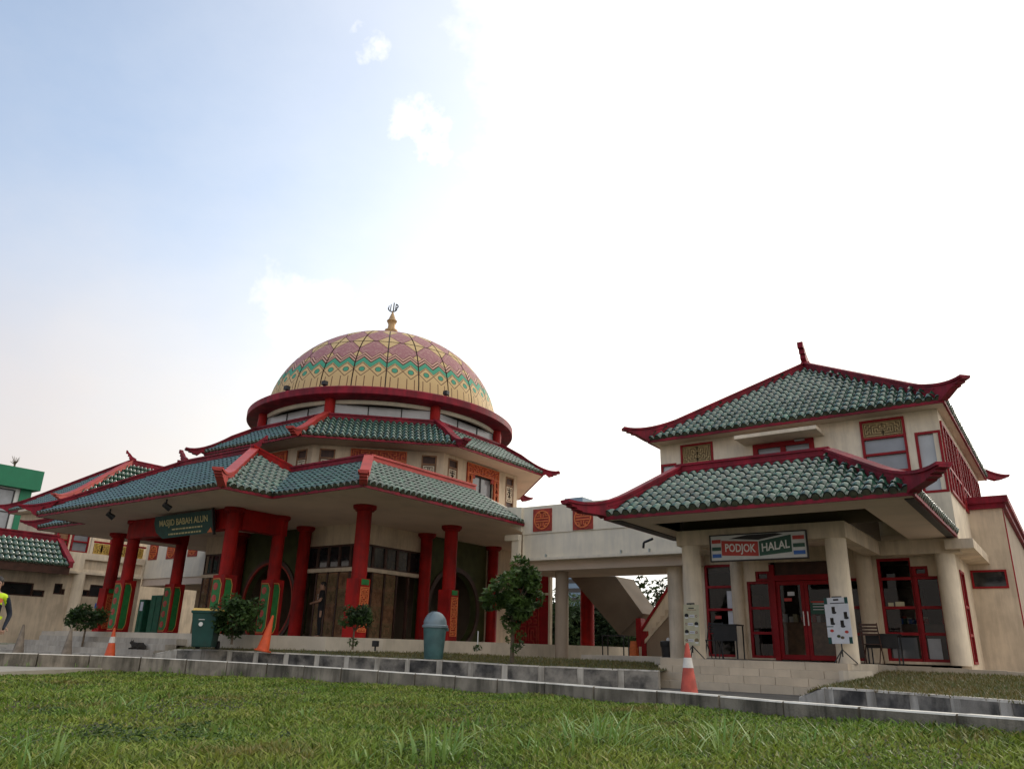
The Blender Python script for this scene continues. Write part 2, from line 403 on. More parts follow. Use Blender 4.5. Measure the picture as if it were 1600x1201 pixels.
def wall_open(mb, fr, W, H, ops, th=.2, a0=0, b0=0):
    """vertical wall with rectangular openings, faces only where they show"""
    A = sorted({a0, W} | {x for o in ops for x in o[:2]}); B = sorted({b0, H} | {x for o in ops for x in o[2:4]})
    A = [x for x in A if a0 <= x <= W]; B = [x for x in B if b0 <= x <= H]
    ins = lambda a, b: any(o[0] < a < o[1] and o[2] < b < o[3] for o in ops)
    for i in range(len(A)-1):
        for j in range(len(B)-1):
            if ins((A[i]+A[i+1])/2, (B[j]+B[j+1])/2): continue
            for c in (0, -th): mb.quad(fr.p(A[i], B[j], c), fr.p(A[i+1], B[j], c), fr.p(A[i+1], B[j+1], c), fr.p(A[i], B[j+1], c))
    for o in ops + [(a0, W, b0, H)]:
        x0, x1, y0, y1 = max(o[0], a0), min(o[1], W), max(o[2], b0), min(o[3], H)
        for (p, q) in (((x0, y0), (x1, y0)), ((x1, y0), (x1, y1)), ((x1, y1), (x0, y1)), ((x0, y1), (x0, y0))):
            mb.quad(fr.p(*p, 0), fr.p(*q, 0), fr.p(*q, -th), fr.p(*p, -th))
    return mb
def window(parent, fr, a0, a1, b0, b1, rows=(), cols=(), fw=.06, c=-.06, d=.07, fmat='frame_red', pmat='glass_grey', name='window', frets=(), seed=1):
    """frame mesh with pane children; rows/cols are inner bar positions (absolute)"""
    mb = MB(); R_ = [b0]+list(rows)+[b1]; C_ = [a0]+list(cols)+[a1]
    mb.lbox(fr, a0, a1, b0, b0+fw, c, c+d); mb.lbox(fr, a0, a1, b1-fw, b1, c, c+d)
    mb.lbox(fr, a0, a0+fw, b0+fw, b1-fw, c, c+d); mb.lbox(fr, a1-fw, a1, b0+fw, b1-fw, c, c+d)
    for r in rows: mb.lbox(fr, a0+fw, a1-fw, r-fw/2, r+fw/2, c+.003, c+d-.004)
    for k in cols: mb.lbox(fr, k-fw/2, k+fw/2, b0+fw, b1-fw, c+.005, c+d-.007)
    w = mb.build(name, fmat, parent)
    n = 0
    for j in range(len(R_)-1):
        for i in range(len(C_)-1):
            x0 = C_[i]+(fw if i == 0 else fw/2); x1 = C_[i+1]-(fw if i == len(C_)-2 else fw/2)
            y0 = R_[j]+(fw if j == 0 else fw/2); y1 = R_[j+1]-(fw if j == len(R_)-2 else fw/2)
            if j in frets:
                MB().lbox(fr, x0, x1, y0, y1, c+.01, c+.022).build('panel', 'lattice_back', w)
                nx = max(5, int((x1-x0)/.058)); ny = max(4, int((y1-y0)/.058))
                fret_mb(fr, x0, x1, y0, y1, nx, ny, seed+n, .018, c+.022, c+.05).build('fretwork', 'fret_gold', w)
            elif pmat == 'glass_clear': MB().quad(fr.p(x0, y0, c+.025), fr.p(x1, y0, c+.025), fr.p(x1, y1, c+.025), fr.p(x0, y1, c+.025)).build('pane', pmat, w)
            else: MB().lbox(fr, x0, x1, y0, y1, c+.02, c+.028).build('pane', pmat, w)
            n += 1
    return w

# ------------------------------------------------------------------ roof tiles
TW, TL = .215, .31
def tile_mesh(name, fine=True):
    xs = [-.1075, -.088, -.074, -.060, -.032, 0, .032, .060, .074, .088, .1075] if fine else [-.1075, -.078, -.045, 0, .045, .078, .1075]
    zf = lambda x: math.sqrt(max(0, .075**2-x*x))*.95 if abs(x) < .075 else -.026*math.sin((abs(x)-.074)/.0335*math.pi/2)
    n = len(xs); lo, hi = .035, .004; L = TL+.04; mb = MB()
    vs = [(x, -.012, zf(x)+lo) for x in xs] + [(x, L, zf(x)+hi) for x in xs] + [(x, -.006, zf(x)+lo-.046) for x in xs]
    fs = [(i, i+1, n+i+1, n+i) for i in range(n-1)] + [(2*n+i, 2*n+i+1, i+1, i) for i in range(n-1)]
    mb.add(vs, fs); mb.mi = [0 if k < n-1 else 1 for k in range(len(fs))]; me = mb.mesh(name, ['tile_green', 'tile_edge_shade'], False)
    me.polygons.foreach_set('use_smooth', [k < n-1 for k in range(len(fs))]); return me, vs, fs
TILE_ME, TV, TF = tile_mesh('roof_tile'); _, TVc, TFc = tile_mesh('roof_tile_simple', False)
def cap_geo():
    mb = MB(); n = 10
    mb.tube((0, -.024, .008), (0, .04, .008), .066, n=n); mb.tube((0, -.030, .008), (0, -.024, .008), .042, n=8)
    mb.tube((TW/2, -.02, -.028), (TW/2, .04, -.028), .046, n=8)
    return mb
CAPMB = cap_geo(); CAP_ME = CAPMB.mesh('eave_cap', 'tile_cap')
def tile_grid(P0, P1, T0, T1, lift=.0, tw=TW, tl=TL, m0=.0, m1=.0):
    P0, P1, T0, T1 = map(Vector, (P0, P1, T0, T1)); u = (P1-P0).normalized(); v = (T0-P0); a0 = v.dot(u); v = (v-u*a0)
    H = v.length; v = v.normalized(); n = u.cross(v)
    if n.z < 0: return tile_grid(P1, P0, T1, T0, lift, tw, tl, m1, m0)
    Lg = (P1-P0).length; a1 = (T1-P1).dot(u); nc = max(1, round(Lg/tw)); w = Lg/nc; nr = max(1, round(H/tl)); l = H/nr
    tiles, caps = [], []
    for r in range(nr):
        for c in range(int(min(0, a0)/w)-1, int(max(Lg, Lg+a1)/w)+2):
            x = (c+.5)*w; vv = (r+.5)*l
            if not (a0*vv/H - w*.35 + m0 < x < Lg + a1*vv/H + w*.35 - m1): continue
            o = P0 + u*x + v*(r*l) + n*lift
            M = Matrix((u*(w/TW), v*(l/TL), n)).transposed().to_4x4() @ Matrix.Rotation(random.gauss(0, .012), 4, 'Z') @ Matrix.Rotation(random.gauss(0, .010), 4, 'X'); M.translation = o + u*random.gauss(0, .0025) + v*random.gauss(0, .004); tiles.append(M)
            if r == 0: caps.append(M)
    return tiles, caps
def join_tiles(name, mats, vs, fs, matname, parent, smooth_n=None):
    if not mats: return None
    A = np.array(vs, float); A = np.c_[A, np.ones(len(A))]
    M = np.array([np.array(m_) for m_ in mats])
    P = np.einsum('kij,nj->kni', M, A)[:, :, :3].reshape(-1, 3); nv = len(vs)
    nf = len(fs); ln = [len(f) for f in fs]; flat = np.concatenate([np.array(f) for f in fs])
    idx = (flat[None, :] + (np.arange(len(mats))*nv)[:, None]).ravel()
    tot = np.tile(ln, len(mats)); st = np.concatenate([[0], np.cumsum(tot)[:-1]])
    me = bpy.data.meshes.new(name); me.vertices.add(len(P)); me.vertices.foreach_set('co', P.ravel())
    me.loops.add(len(idx)); me.loops.foreach_set('vertex_index', idx.astype(np.int32))
    me.polygons.add(len(tot)); me.polygons.foreach_set('loop_start', st.astype(np.int32)); me.polygons.foreach_set('loop_total', tot.astype(np.int32))
    if smooth_n is not None: me.polygons.foreach_set('use_smooth', np.tile([k < smooth_n for k in range(nf)], len(mats)))
    me.materials.append(MATS[matname])
    if smooth_n is not None: me.materials.append(MATS['tile_edge_shade']); me.polygons.foreach_set('material_index', np.tile([0 if k < smooth_n else 1 for k in range(nf)], len(mats)).astype(np.int32))
    me.update(calc_edges=True); me.validate()
    o = link(name, me, parent); o['kind'] = 'stuff'; return o
class Roof:
    """collects tile faces of one building; the 300 nearest tiles become objects"""
    def __init__(s, parent): s.t, s.c, s.parent = [], [], parent
    def face(s, P0, P1, T0, T1, lift=.0, caps=True, see=True, m0=0, m1=0):
        t, c = tile_grid(P0, P1, T0, T1, lift, m0=m0, m1=m1)
        s.t += [(see, m_) for m_ in t]
        if caps: s.c += [(see, m_) for m_ in c]
    def finish(s, nt=300, ncap=60):
        def key(e):
            see, m_ = e; d = (m_.translation-CAM); fac = -(m_.col[2].to_3d().dot(d.normalized()))
            return (0 if see and fac > .02 else 1, d.length)
        s.t.sort(key=key); s.c.sort(key=key)
        for _, m_ in s.t[:nt]: link('roof_tile', TILE_ME, s.parent, m_)
        join_tiles('roof_tiles', [m_ for _, m_ in s.t[nt:]], TVc, TFc, 'tile_green', s.parent, 6)
        for _, m_ in s.c[:ncap]: link('eave_cap', CAP_ME, s.parent, m_)
        join_tiles('eave_caps', [m_ for _, m_ in s.c[ncap:]], CAPMB.v, CAPMB.f, 'tile_cap', s.parent)
def hip(parent, T, E, h=.18, w=.2, ext=.62, rise=.36, base=-.06, matn='ridge_red', name='hip_ridge', cut=0.0):
    """hip ridge from T (top) to E (eave corner) ending in an upturned stepped tip"""
    T, E = Vector(T), Vector(E); d = V(E.x-T.x, E.y-T.y, 0); Ls = d.length; d.normalize(); ax = d.cross(V(0, 0, 1)).normalized()
    sl = (E.z-T.z)/Ls; Z = lambda s_: T.z + sl*s_
    top = [(cut, Z(cut)+h)]; k0 = Ls-.85
    B0, B1, B2 = (k0, Z(k0)+h), (Ls+.22*ext, E.z+rise-.10), (Ls+ext, E.z+rise)
    for i in range(9):
        f_ = i/8; top.append(tuple(B0[j]*(1-f_)**2 + 2*B1[j]*f_*(1-f_) + B2[j]*f_*f_ for j in (0, 1)))
    tz = top[-1][1]; te = top[-1][0]
    low = [(te, tz-.04), (te-.13, tz-.055), (te-.13, tz-.09), (te-.27, tz-.105), (te-.27, tz-.14), (te-.40, tz-.155), (te-.44, tz-.18), (Ls+.08, E.z-.02), (Ls-.02, Z(Ls)-.06), (Ls-.22, Z(Ls-.22)+base), (cut, Z(cut)+base)]
    P = lambda q: T + d*q[0] + V(0, 0, q[1]-T.z)
    o = MB().prism([P(q) for q in top+low], ax, w).build(name, matn, parent)
    cap = [(s_, z+.045) for s_, z in top] + [(s_, z-.012) for s_, z in reversed(top)]
    MB().prism([P(q) for q in cap], ax, w+.07).build('ridge_cap', matn, o)
    mold = [(s_, z-.07) for s_, z in top[:5]] + [(s_, z-.10) for s_, z in reversed(top[:5])]
    MB().prism([P(q) for q in mold], ax, w+.035).build('moulding', matn, o)
    return o
def ridge(parent, A, B, h=.18, w=.2, base=-.06, matn='ridge_red', name='ridge'):
    A, B = Vector(A), Vector(B); d = V(B.x-A.x, B.y-A.y, 0).normalized(); ax = d.cross(V(0, 0, 1)).normalized()
    z = V(0, 0, 1)
    o = MB().prism([A+z*base, B+z*base, B+z*h, A+z*h], ax, w).build(name, matn, parent)
    MB().prism([A+z*(h-.012), B+z*(h-.012), B+z*(h+.045), A+z*(h+.045)], ax, w+.07).build('ridge_cap', matn, o)
    MB().prism([A+z*(h-.14), B+z*(h-.14), B+z*(h-.1), A+z*(h-.1)], ax, w+.035).build('moulding', matn, o)
    return o
def horn(parent, A, d, s=1.0, matn='ridge_red', name='ridge_horn'):
    """upturned ornament at a ridge end, leaning along d"""
    d = Vector(d).normalized(); ax = d.cross(V(0, 0, 1)).normalized(); A = Vector(A)
    pr_ = [(-.25, 0), (.05, 0), (.16, .10), (.15, .22), (.24, .22), (.24, .36), (.36, .38), (.37, .55), (.29, .56), (.22, .46), (.10, .36), (-.02, .22), (-.25, .1)]
    return MB().prism([A + d*(x*s) + V(0, 0, z*s) for x, z in pr_], ax, .16*s).build(name, matn, parent)
def column(parent, x, y, z0, z1, r=.23, matn='red_paint', cap=True, n=20):
    c = MB().lathe((x, y, z0), [(r*1.02, 0), (r, .02), (r*.985, (z1-z0))], n).build('column', matn, parent, True)
    if cap: MB().lathe((x, y, z1), [(r*.9, -.16), (r*1.28, -.15), (r*1.3, -.11), (r*1.5, -.1), (r*1.55, -.06), (r*1.55, -.002), (r*.8, 0)], n).build('capital', matn, c, True)
    return c

# ================================================================== GROUND AND PAVING
LAWN_Z, ROAD_Z = 0.0, .10
kerb_px = [(-260, 1012), (0, 1019), (120, 1022), (240, 1027), (380, 1034), (500, 1041), (650, 1051), (800, 1062), (955, 1074), (1070, 1081), (1220, 1095), (1400, 1108), (1600, 1122), (1800, 1137)]
kerb_D = [25.5, 21.9, 21.8, 21.2, 19.6, 17.8, 15.6, 13.8, 11.9, 11.1, 9.8, 8.6, 7.8, 7.0]
kerb = [ond(x, y, D) for (x, y), D in zip(kerb_px, kerb_D)]
kerb = [V(-33, -6, .3), V(-29, 1.5, .3)] + kerb + [V(2.2, 5.6, .2), V(5.0, 3.6, .2)]
def resample(pts, step):
    out = [Vector(pts[0])]; acc = 0
    P = [Vector(p) for p in pts]; L = [0]
    for a, b in zip(P[:-1], P[1:]): L.append(L[-1]+(b-a).length)
    n = max(2, int(L[-1]/step)); res = []
    for i in range(n+1):
        s = L[-1]*i/n; k = max(j for j in range(len(L)) if L[j] <= s+1e-9); k = min(k, len(P)-2)
        res.append(P[k].lerp(P[k+1], (s-L[k])/(L[k+1]-L[k])))
    return res
def smooth_line(pts, it=3):
    P = [Vector(p) for p in pts]
    for _ in range(it):
        Q = [P[0]]
        for a, b in zip(P[:-1], P[1:]): Q += [a.lerp(b, .25), a.lerp(b, .75)]
        Q.append(P[-1]); P = Q
    return P
kerb_s = resample(smooth_line(kerb, 2), .25)

gr = MB(); gr.quad((-900, -60, -.06), (900, -60, -.06), (900, 1500, -.06), (-900, 1500, -.06))
gro = struct('ground', gr, 'soil')
# lawn between camera and kerb, gently uneven
lw = MB(); back = [p.copy() for p in kerb_s]
def und(x, y): return .05*math.sin(x*.9+1)*math.sin(y*.8)+.03*math.sin(x*2.3+y*1.7)
rows = 26; grid = []
for i, p in enumerate(back[::2]):
    rowp = []
    for j in range(rows+1):
        f_ = j/rows; x = p.x*(1-f_) + (p.x*.6+1.0)*f_; y = p.y*(1-f_) + (min(-3.0, p.y-6.0) if p.y < 5 else -3.0)*f_
        zb = p.z-.0165*math.hypot(p.x, p.y); rowp.append((x, y, (zb*(1-f_)**2 + LAWN_Z*(1-(1-f_)**2)) + und(x, y)*min(1, f_*3)))
    grid.append(rowp)
def lawn_h(x, y, P=None): return 0
vs = [p for r in grid for p in r]; nr_ = rows+1
lw.add(vs, [(i*nr_+j, (i+1)*nr_+j, (i+1)*nr_+j+1, i*nr_+j+1) for i in range(len(grid)-1) for j in range(rows)])
lawn = struct('lawn', lw, 'soil', smooth=True)
# road: between outer kerb and terraces, a sheet reaching behind everything
rd = MB(); rp = [(p.x, p.y) for p in kerb_s[::3]]
road_poly = rp + [(14, 8), (14, 40), (-60, 40), (-60, rp[0][1])]
rd.add([(x, y, ROAD_Z) for x, y in road_poly], [tuple(range(len(road_poly)))])
struct('road', rd, 'asphalt')
# driveway strip left on the lawn side
pa, pb, pc, pd = onz(-60, 1041, .09), onz(172, 1038, .09), onz(160, 1043, .09), onz(-60, 1051, .09)
struct('path', MB().slab([(q.x, q.y) for q in (pd, pc, pb, pa)], -.05, .09), 'path_concrete')
PATH = [(q.x, q.y) for q in (pd, pc, pb, pa)]

def kerb_stones(name, line, L, hgt, wid, mats, paint=False, gap=.012, ratio=None, jit=.006):
    """one object per stone, children of one setting piece"""
    root = MB(); pts = [(p.x, p.y) for p in line]
    # hidden bed below the stones
    for a, b in zip(line[:-1:4], line[4::4]): root.quad((a.x, a.y, a.z-hgt+.03), (b.x, b.y, b.z-hgt+.03), (b.x, b.y, b.z-hgt-.1), (a.x, a.y, a.z-hgt-.1))
    ro = root.build(name, mats[0]); ro['kind'] = 'structure'
    s = 0; i = 0; seg = [(line[k+1]-line[k]).length for k in range(len(line)-1)]; cum = np.concatenate([[0], np.cumsum(seg)])
    def at_(d):
        k = min(len(seg)-1, max(0, int(np.searchsorted(cum, d)-1))); return line[k].lerp(line[k+1], (d-cum[k])/seg[k])
    while s < cum[-1]-.05:
        l = L if ratio is None else (L if i % 2 == 0 else L*ratio)
        l *= random.uniform(.93, 1.07)
        e = min(s+l, cum[-1]); a, b = at_(s+gap/2), at_(e-gap/2); d = V(b.x-a.x, b.y-a.y, 0).normalized(); nn = V(d.y, -d.x, 0)
        if nn.dot(CAM-a) < 0: nn = -nn
        j = random.uniform(-jit, jit); dz_ = random.uniform(-jit, jit)*.6
        A0, B0 = a+nn*j, b+nn*j; bw = wid; ch = .02
        pf = lambda p, off, z: V(p.x, p.y, p.z+z+dz_) - nn*off
        mb = MB(); vs = []; ch = ch if ratio else .012
        for p in (A0, B0): vs += [pf(p, 0, -hgt), pf(p, 0, -ch*1.3), pf(p, ch, 0), pf(p, bw-ch, 0), pf(p, bw, -ch), pf(p, bw, -hgt)]
        fs = [(k, k+6, k+7, k+1) for k in range(5)]
        mb.add(vs, fs); mb.add(vs, [(0, 1, 2, 3, 4, 5), (11, 10, 9, 8, 7, 6)])
        if paint: mb.mi = [1 if (i % 2 == 0 and i > 0) else 0, 0 if ratio else 0, 0, 0, 0, 0, 0]
        if paint and ratio is None: mb.mi = [0, 1, 1, 0, 0, 0, 0]
        mb.build('kerb_stone', mats, ro)
        s = e; i += 1
    return ro
kerb_stones('kerb', kerb_s, 1.15, .42, .16, ['concrete', 'kerb_line'], True, .03)
inner = [ond(x, y, D) for x, y, D in ((238, 1021, 22.3), (262, 1012.5, 22.0), (330, 1014, 21.3), (420, 1018, 20.3), (500, 1022, 19.6), (600, 1026.5, 18.6), (700, 1031, 17.8), (800, 1038, 17.0), (920, 1042.5, 16.6), (1030, 1047, 16.3))]
inner_s = resample(smooth_line(inner, 2), .12)
kerb_stones('planter_kerb', inner_s, .66, .40, .2, ['paint_white', 'paint_black'], True, .008, .2)
rbed = [ond(x, y, D) for x, y, D in ((1248, 1087, 13.2), (1258, 1070, 13.0), (1340, 1076, 12.2), (1420, 1081, 11.4), (1500, 1087.5, 10.6), (1600, 1095, 9.8), (1760, 1108, 8.8))]
rbed_s = resample(smooth_line(rbed, 2), .12)
kerb_stones('bed_kerb', rbed_s, .62, .34, .2, ['paint_white', 'paint_black'], True, .008, .28)
# planting beds
def sheet(name, front, backp, matn):
    n = len(front); mb = MB(); K = 6; vs = []
    for f_, b_ in zip(front, backp):
        for k in range(K+1): vs.append(Vector(f_).lerp(Vector(b_), k/K))
    mb.add(vs, [(i*(K+1)+k, (i+1)*(K+1)+k, (i+1)*(K+1)+k+1, i*(K+1)+k+1) for i in range(n-1) for k in range(K)])
    return struct(name, mb, matn, smooth=True)
fi = resample(inner_s, .6); TZ = .93
terr_front = [V(-19.0, 12.2, 0), V(-18.3, 12.35, 0), V(-16.6, 12.85, 0), V(-15.3, 13.6, 0), V(-14.6, 14.9, 0), V(-14.45, 17, 0), V(-14.45, 20.3, 0)]
bb = resample(terr_front, .3); n_ = len(fi)
backp = [bb[int(i*(len(bb)-1)/(n_-1))] for i in range(n_)]
backp = [V(q.x, q.y, .60) if i < n_*.7 else V(q.x + (fi[i].x+8.9-q.x*0-8.9-q.x)*((i/n_-.7)/.3)*.9, q.y, .6-.12*((i/n_-.7)/.3)) for i, q in enumerate(backp)]
frontp = [V(p.x, p.y, p.z-.03) for p in fi]
bed1 = sheet('planting_bed', frontp, backp, 'soil')
fr2 = [V(p.x, p.y, p.z-.03) for p in resample(rbed_s, .5)]
bk2 = [V(-3.55+ (5.0)*i/(len(fr2)-1), 19.1-1.2*i/(len(fr2)-1), .52-.02*i/(len(fr2)-1)) for i in range(len(fr2))]
bed2 = sheet('lawn_bed', fr2, bk2, 'soil')
# terraces with steps
mt_poly = [(-26.6, 12.4), (-19.4, 12.4)] + [(p.x, p.y) for p in terr_front[1:]] + [(-14.45, 32), (-31.5, 32), (-31.5, 14.2), (-26.6, 14.0)]
mt_ = struct('mosque_terrace', MB().slab(mt_poly, -.05, TZ), 'terrace_stone')
for k in range(1, 5):
    x0, x1 = -26.6-.33*k, -19.35+.02*k; y1 = 12.4-.3*k
    for i in range(9):
        a, b = x0+(x1-x0)*i/9, x0+(x1-x0)*(i+1)/9
        MB().box(a+.004, b-.004, y1, y1+.31, TZ-.145*k-.16, TZ-.145*k).build('step', 'step_grey', mt_)
PZ = .67
st = struct('shop_terrace', MB().slab([(-7.62, 16.42), (-3.75, 16.42), (-3.75, 19.3), (-3.4, 19.35), (3.5, 18.4), (3.5, 33), (-12.2, 33), (-12.2, 20.8), (-8.6, 20.6), (-8.6, 18.2), (-7.62, 18.2)], -.05, [PZ-.008, PZ-.008, PZ-.012, .64, .50, .5, PZ-.02, PZ-.02, PZ-.02, PZ-.02, PZ-.01]), 'terrace_stone')
for k in range(4):
    y0 = 16.4-.3*k; z1 = PZ-.142*k; x0, x1 = -7.62+.10*k, -3.72+.10*k
    off = .3 if k % 2 else 0; xs = [x0]
    while xs[-1] < x1-.35: xs.append(min(x1, xs[-1]+.62-(off if len(xs) == 1 else 0)))
    if xs[-1] < x1: xs[-1] = x1
    for a, b in zip(xs[:-1], xs[1:]):
        z1j = z1 + random.uniform(-.002, .002)
        MB().box(a+.004, b-.004, y0+random.uniform(-.003, .003), y0+.33, z1-.16, z1j).build('step_tile', 'step_tile', st)
MB().slab([(-3.70+.38*math.sin(t)*1.0, 16.6-1.05*math.cos(t)*1.0) for t in [i*math.pi/16 for i in range(9)]] + [(-3.70, 17.2)], 0, .55).build('cheek', 'terrace_stone', st)
for i in range(10):     # facing tiles along the apron right of the steps
    a = V(-3.36, 19.34, 0).lerp(V(3.5, 18.39, 0), i/10); b = V(-3.36, 19.34, 0).lerp(V(3.5, 18.39, 0), (i+.985)/10); z = .64-.014*i
    MB().add([(a.x, a.y-.02, .3), (b.x, b.y-.02, .3), (b.x, b.y-.02, z), (a.x, a.y-.02, z), (a.x, a.y+.02, z+.003), (b.x, b.y+.02, z+.003)], [(0, 1, 2, 3), (3, 2, 5, 4)]).build('facing_tile', 'step_tile', st)

# ================================================================== SHOP PAVILION
SP = thing('shop_pavilion', 'two storey beige pavilion with green tiled roofs, red upturned ridges and a ground floor shop', 'building', (-5.6, 20.5, PZ))
# ground floor wall
gf = wallframe((-9.0, 21.0, PZ), (1, 0, 0)); X = lambda px, py=960, Y=21.0: ony(px, py, Y).x + 9.0; Zp = lambda px, py, Y=21.0: ony(px, py, Y).z - PZ
aL0, aL1 = X(1103, 950), X(1150, 950); dz0 = 2.46
s0, s1, s2 = X(1170, 960), X(1207, 960), X(1258, 960); d1 = X(1312, 960)
r0_, r1_ = X(1333, 960), X(1357, 960)
bw0, bw1, bw2 = X(1378, 950), X(1432, 950), X(1476, 950)
ops = [(aL0, aL1, .04, dz0), (s0, s1, .04, 1.98), (s1-.38, s1, 1.98, 2.24), (s1, d1, .0, dz0), (d1+.02, r1_, .04, 2.0), (bw0, bw1, .06, 2.45), (bw1, bw1+.36, 2.0, 2.24), (bw1, bw2, .06, 2.0)]
wm = MB(); wall_open(wm, gf, 6.75, 2.83, ops, .18); wm.build('wall', 'beige', SP)
def glazed(a0, a1, b0, b1, rows=(), cols=(), nm='window'): return window(SP, gf, a0, a1, b0, b1, [b0+r for r in rows], cols, .065, -.12, .09, 'frame_red', 'glass_clear', nm)
glazed(aL0, aL1, .04, dz0, (.62, 1.22, 1.82)); glazed(s0, s1, .04, 1.98, (.62, 1.25)); glazed(s1-.38, s1-.002, 1.984, 2.24)
glazed(d1+.03, r1_, .04, 2.0, (.62, 1.25))
glazed(bw0, bw1+.03, .06, 2.45, (.62, 1.22, 1.90)); glazed(bw1+.033, bw2, .06, 2.0, (.62, 1.22)); glazed(bw1+.033, bw1+.36, 2.004, 2.24)
# double door with dark transom
dw = MB().lbox(gf, s1+.002, s1+.13, 0, 2.4, -.14, .02).lbox(gf, d1-.10, d1-.002, 0, 2.4, -.14, .02).lbox(gf, s1+.13, d1-.1, 1.98, 2.12, -.139, .018).build('door_frame', 'frame_red', SP)
MB().box(-9.2, -1.98, 20.47, 29.6, 3.497, 3.6).build('floor_slab', 'soffit', SP); MB().box(-9.2, -2.0, 29.5, 29.65, .5, 6.6).build('wall', 'beige', SP); MB().box(-9.25, -9.05, 21.2, 29.5, .5, 3.49).build('wall', 'beige', SP)
MB().lbox(gf, s1+.13, d1-.1, 2.12, dz0-.004, -.1, -.06).build('transom', 'wood_dark', dw)
mid = (s1+.13+d1-.1)/2
for (a, b) in ((s1+.135, mid-.004), (mid+.004, d1-.105)):
    dm = MB(); dm.lbox(gf, a, a+.09, .02, 1.97, -.1, -.04).lbox(gf, b-.09, b, .02, 1.97, -.1, -.04).lbox(gf, a+.09, b-.09, .02, .14, -.099, -.041).lbox(gf, a+.09, b-.09, 1.87, 1.97, -.099, -.041)
    do = dm.build('door', 'frame_red', SP); MB().quad(gf.p(a+.09, .14, -.07), gf.p(b-.09, .14, -.07), gf.p(b-.09, 1.87, -.07), gf.p(a+.09, 1.87, -.07)).build('pane', 'glass_clear', do)
    hx = b-.05 if a < mid-.3 else a+.05
    MB().tube(gf.p(hx, .85, .02), gf.p(hx, 1.2, .02), .014).build('handle', 'white_plastic', do)
# posters on the glass
def plate(parent, fr, a0, a1, b0, b1, c, matn, name='poster', d=.004): return MB().lbox(fr, a0, a1, b0, b1, c, c+d).build(name, matn, parent)
plate(SP, gf, aL1-.26, aL1-.05, .78, 1.75, -.085, 'poster_white'); plate(SP, gf, aL0+.22, aL0+.40, 1.02, 1.10, -.085, 'sign_red')
plate(SP, gf, s1+.42, s1+.60, 1.60, 1.70, -.06, 'poster_white'); plate(SP, gf, s1+.32, s1+.52, 1.46, 1.54, -.06, 'sign_red')
po = plate(SP, gf, mid+.12, mid+.58, 1.14, 1.46, -.06, 'sign_green')
for k, (w_, h_) in enumerate(((.30, .016), (.34, .016), (.26, .016))): plate(po, gf, mid+.18, mid+.18+w_, 1.38-.07*k, 1.38-.07*k+h_, -.055, 'poster_white', 'print')
plate(po, gf, mid+.14, mid+.54, 1.42, 1.455, -.055, 'sign_red', 'print')
plate(SP, gf, bw0+.1, bw1-.1, .12, .60, -.14, 'glass_grey', 'frosted_panel'); plate(SP, gf, bw1+.12, bw2-.2, .12, .58, -.14, 'poster_white', 'frosted_panel')
plate(SP, gf, bw0+.14, bw0+.26, 1.28, 1.40, -.085, 'poster_cream'); plate(SP, gf, bw0+.30, bw0+.50, 1.28, 1.42, -.085, 'poster_cream')
# room behind
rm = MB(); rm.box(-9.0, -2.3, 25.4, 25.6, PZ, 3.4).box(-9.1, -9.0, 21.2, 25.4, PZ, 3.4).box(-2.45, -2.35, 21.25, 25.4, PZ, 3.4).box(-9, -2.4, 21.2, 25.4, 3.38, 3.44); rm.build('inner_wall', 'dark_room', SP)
for i, (x, y, w_, d_, h_, mn) in enumerate(((-6.1, 22.6, 1.7, .5, 1.0, 'wood'), (-3.2, 22.2, 1.2, .5, .95, 'wood_dark'), (-8.0, 23.4, .8, .4, 1.8, 'wood_dark'), (-4.6, 24.6, 2.4, .4, 2.0, 'wood_dark'))):
    MB().box(x-w_/2, x+w_/2, y, y+d_, PZ, PZ+h_).build('counter', mn, SP, bevel=.02)
for i in range(14):
    x = -3.7+random.uniform(0, 1.1); y = 22.3+random.uniform(0, .3); c_ = random.choice(['sign_red', 'sign_blue', 'white_plastic', 'poster_cream', 'banner_green']); h_ = random.uniform(.08, .22)
    MB().lathe((x, y, PZ+.95), [(.0, 0), (.05, 0), (.055, h_), (.0, h_)], 8).build('jar', c_, SP)
for i in range(16):
    x = -6.9+random.uniform(0, 1.6); h_ = random.uniform(.08, .25)
    MB().box(x, x+.12, 22.7, 22.85, PZ+1.0, PZ+1.0+h_).build('packet', random.choice(['sign_red', 'white_plastic', 'poster_cream', 'glass_pale']), SP)
# columns, beams
for (x, y, z1) in ((-7.1, 17.2, 3.2), (-3.88, 17.2, 3.2), (-2.28, 20.72, 3.2)): column(SP, x, y, PZ, z1, .215, 'beige_pale', False, 28)
column(SP, -4.12, 20.93, PZ, 3.3, .2, 'beige', False, 24); column(SP, -7.38, 20.95, PZ, 3.3, .16, 'beige', False, 20)
bm_ = MB(); bm_.box(-7.36, -3.62, 16.98, 17.42, 3.14, 3.478); bm_.box(-3.98, -3.625, 17.42, 20.5, 3.141, 3.477); bm_.box(-7.34, -6.98, 17.42, 20.5, 3.141, 3.477)
bm_.box(-3.62, -1.92, 20.48, 20.92, 3.139, 3.475); bm_.build('beam', 'beige', SP)
MB().box(-2.2, -1.62, 20.3, 24.0, 3.2, 3.42).build('floor_slab', 'beige', SP)
# side wall
sw = wallframe((-2.12, 21.05, .5), (0, 1, 0)); wm = MB(); wall_open(wm, sw, 8.5, 3.0, [(.55, 1.3, .2, 2.35)], .2); wm.build('wall', 'beige', SP)
window(SP, sw, .55, 1.3, .2, 2.35, (.85, 1.5), (), .06, -.05, .08, pmat='glass_dark')
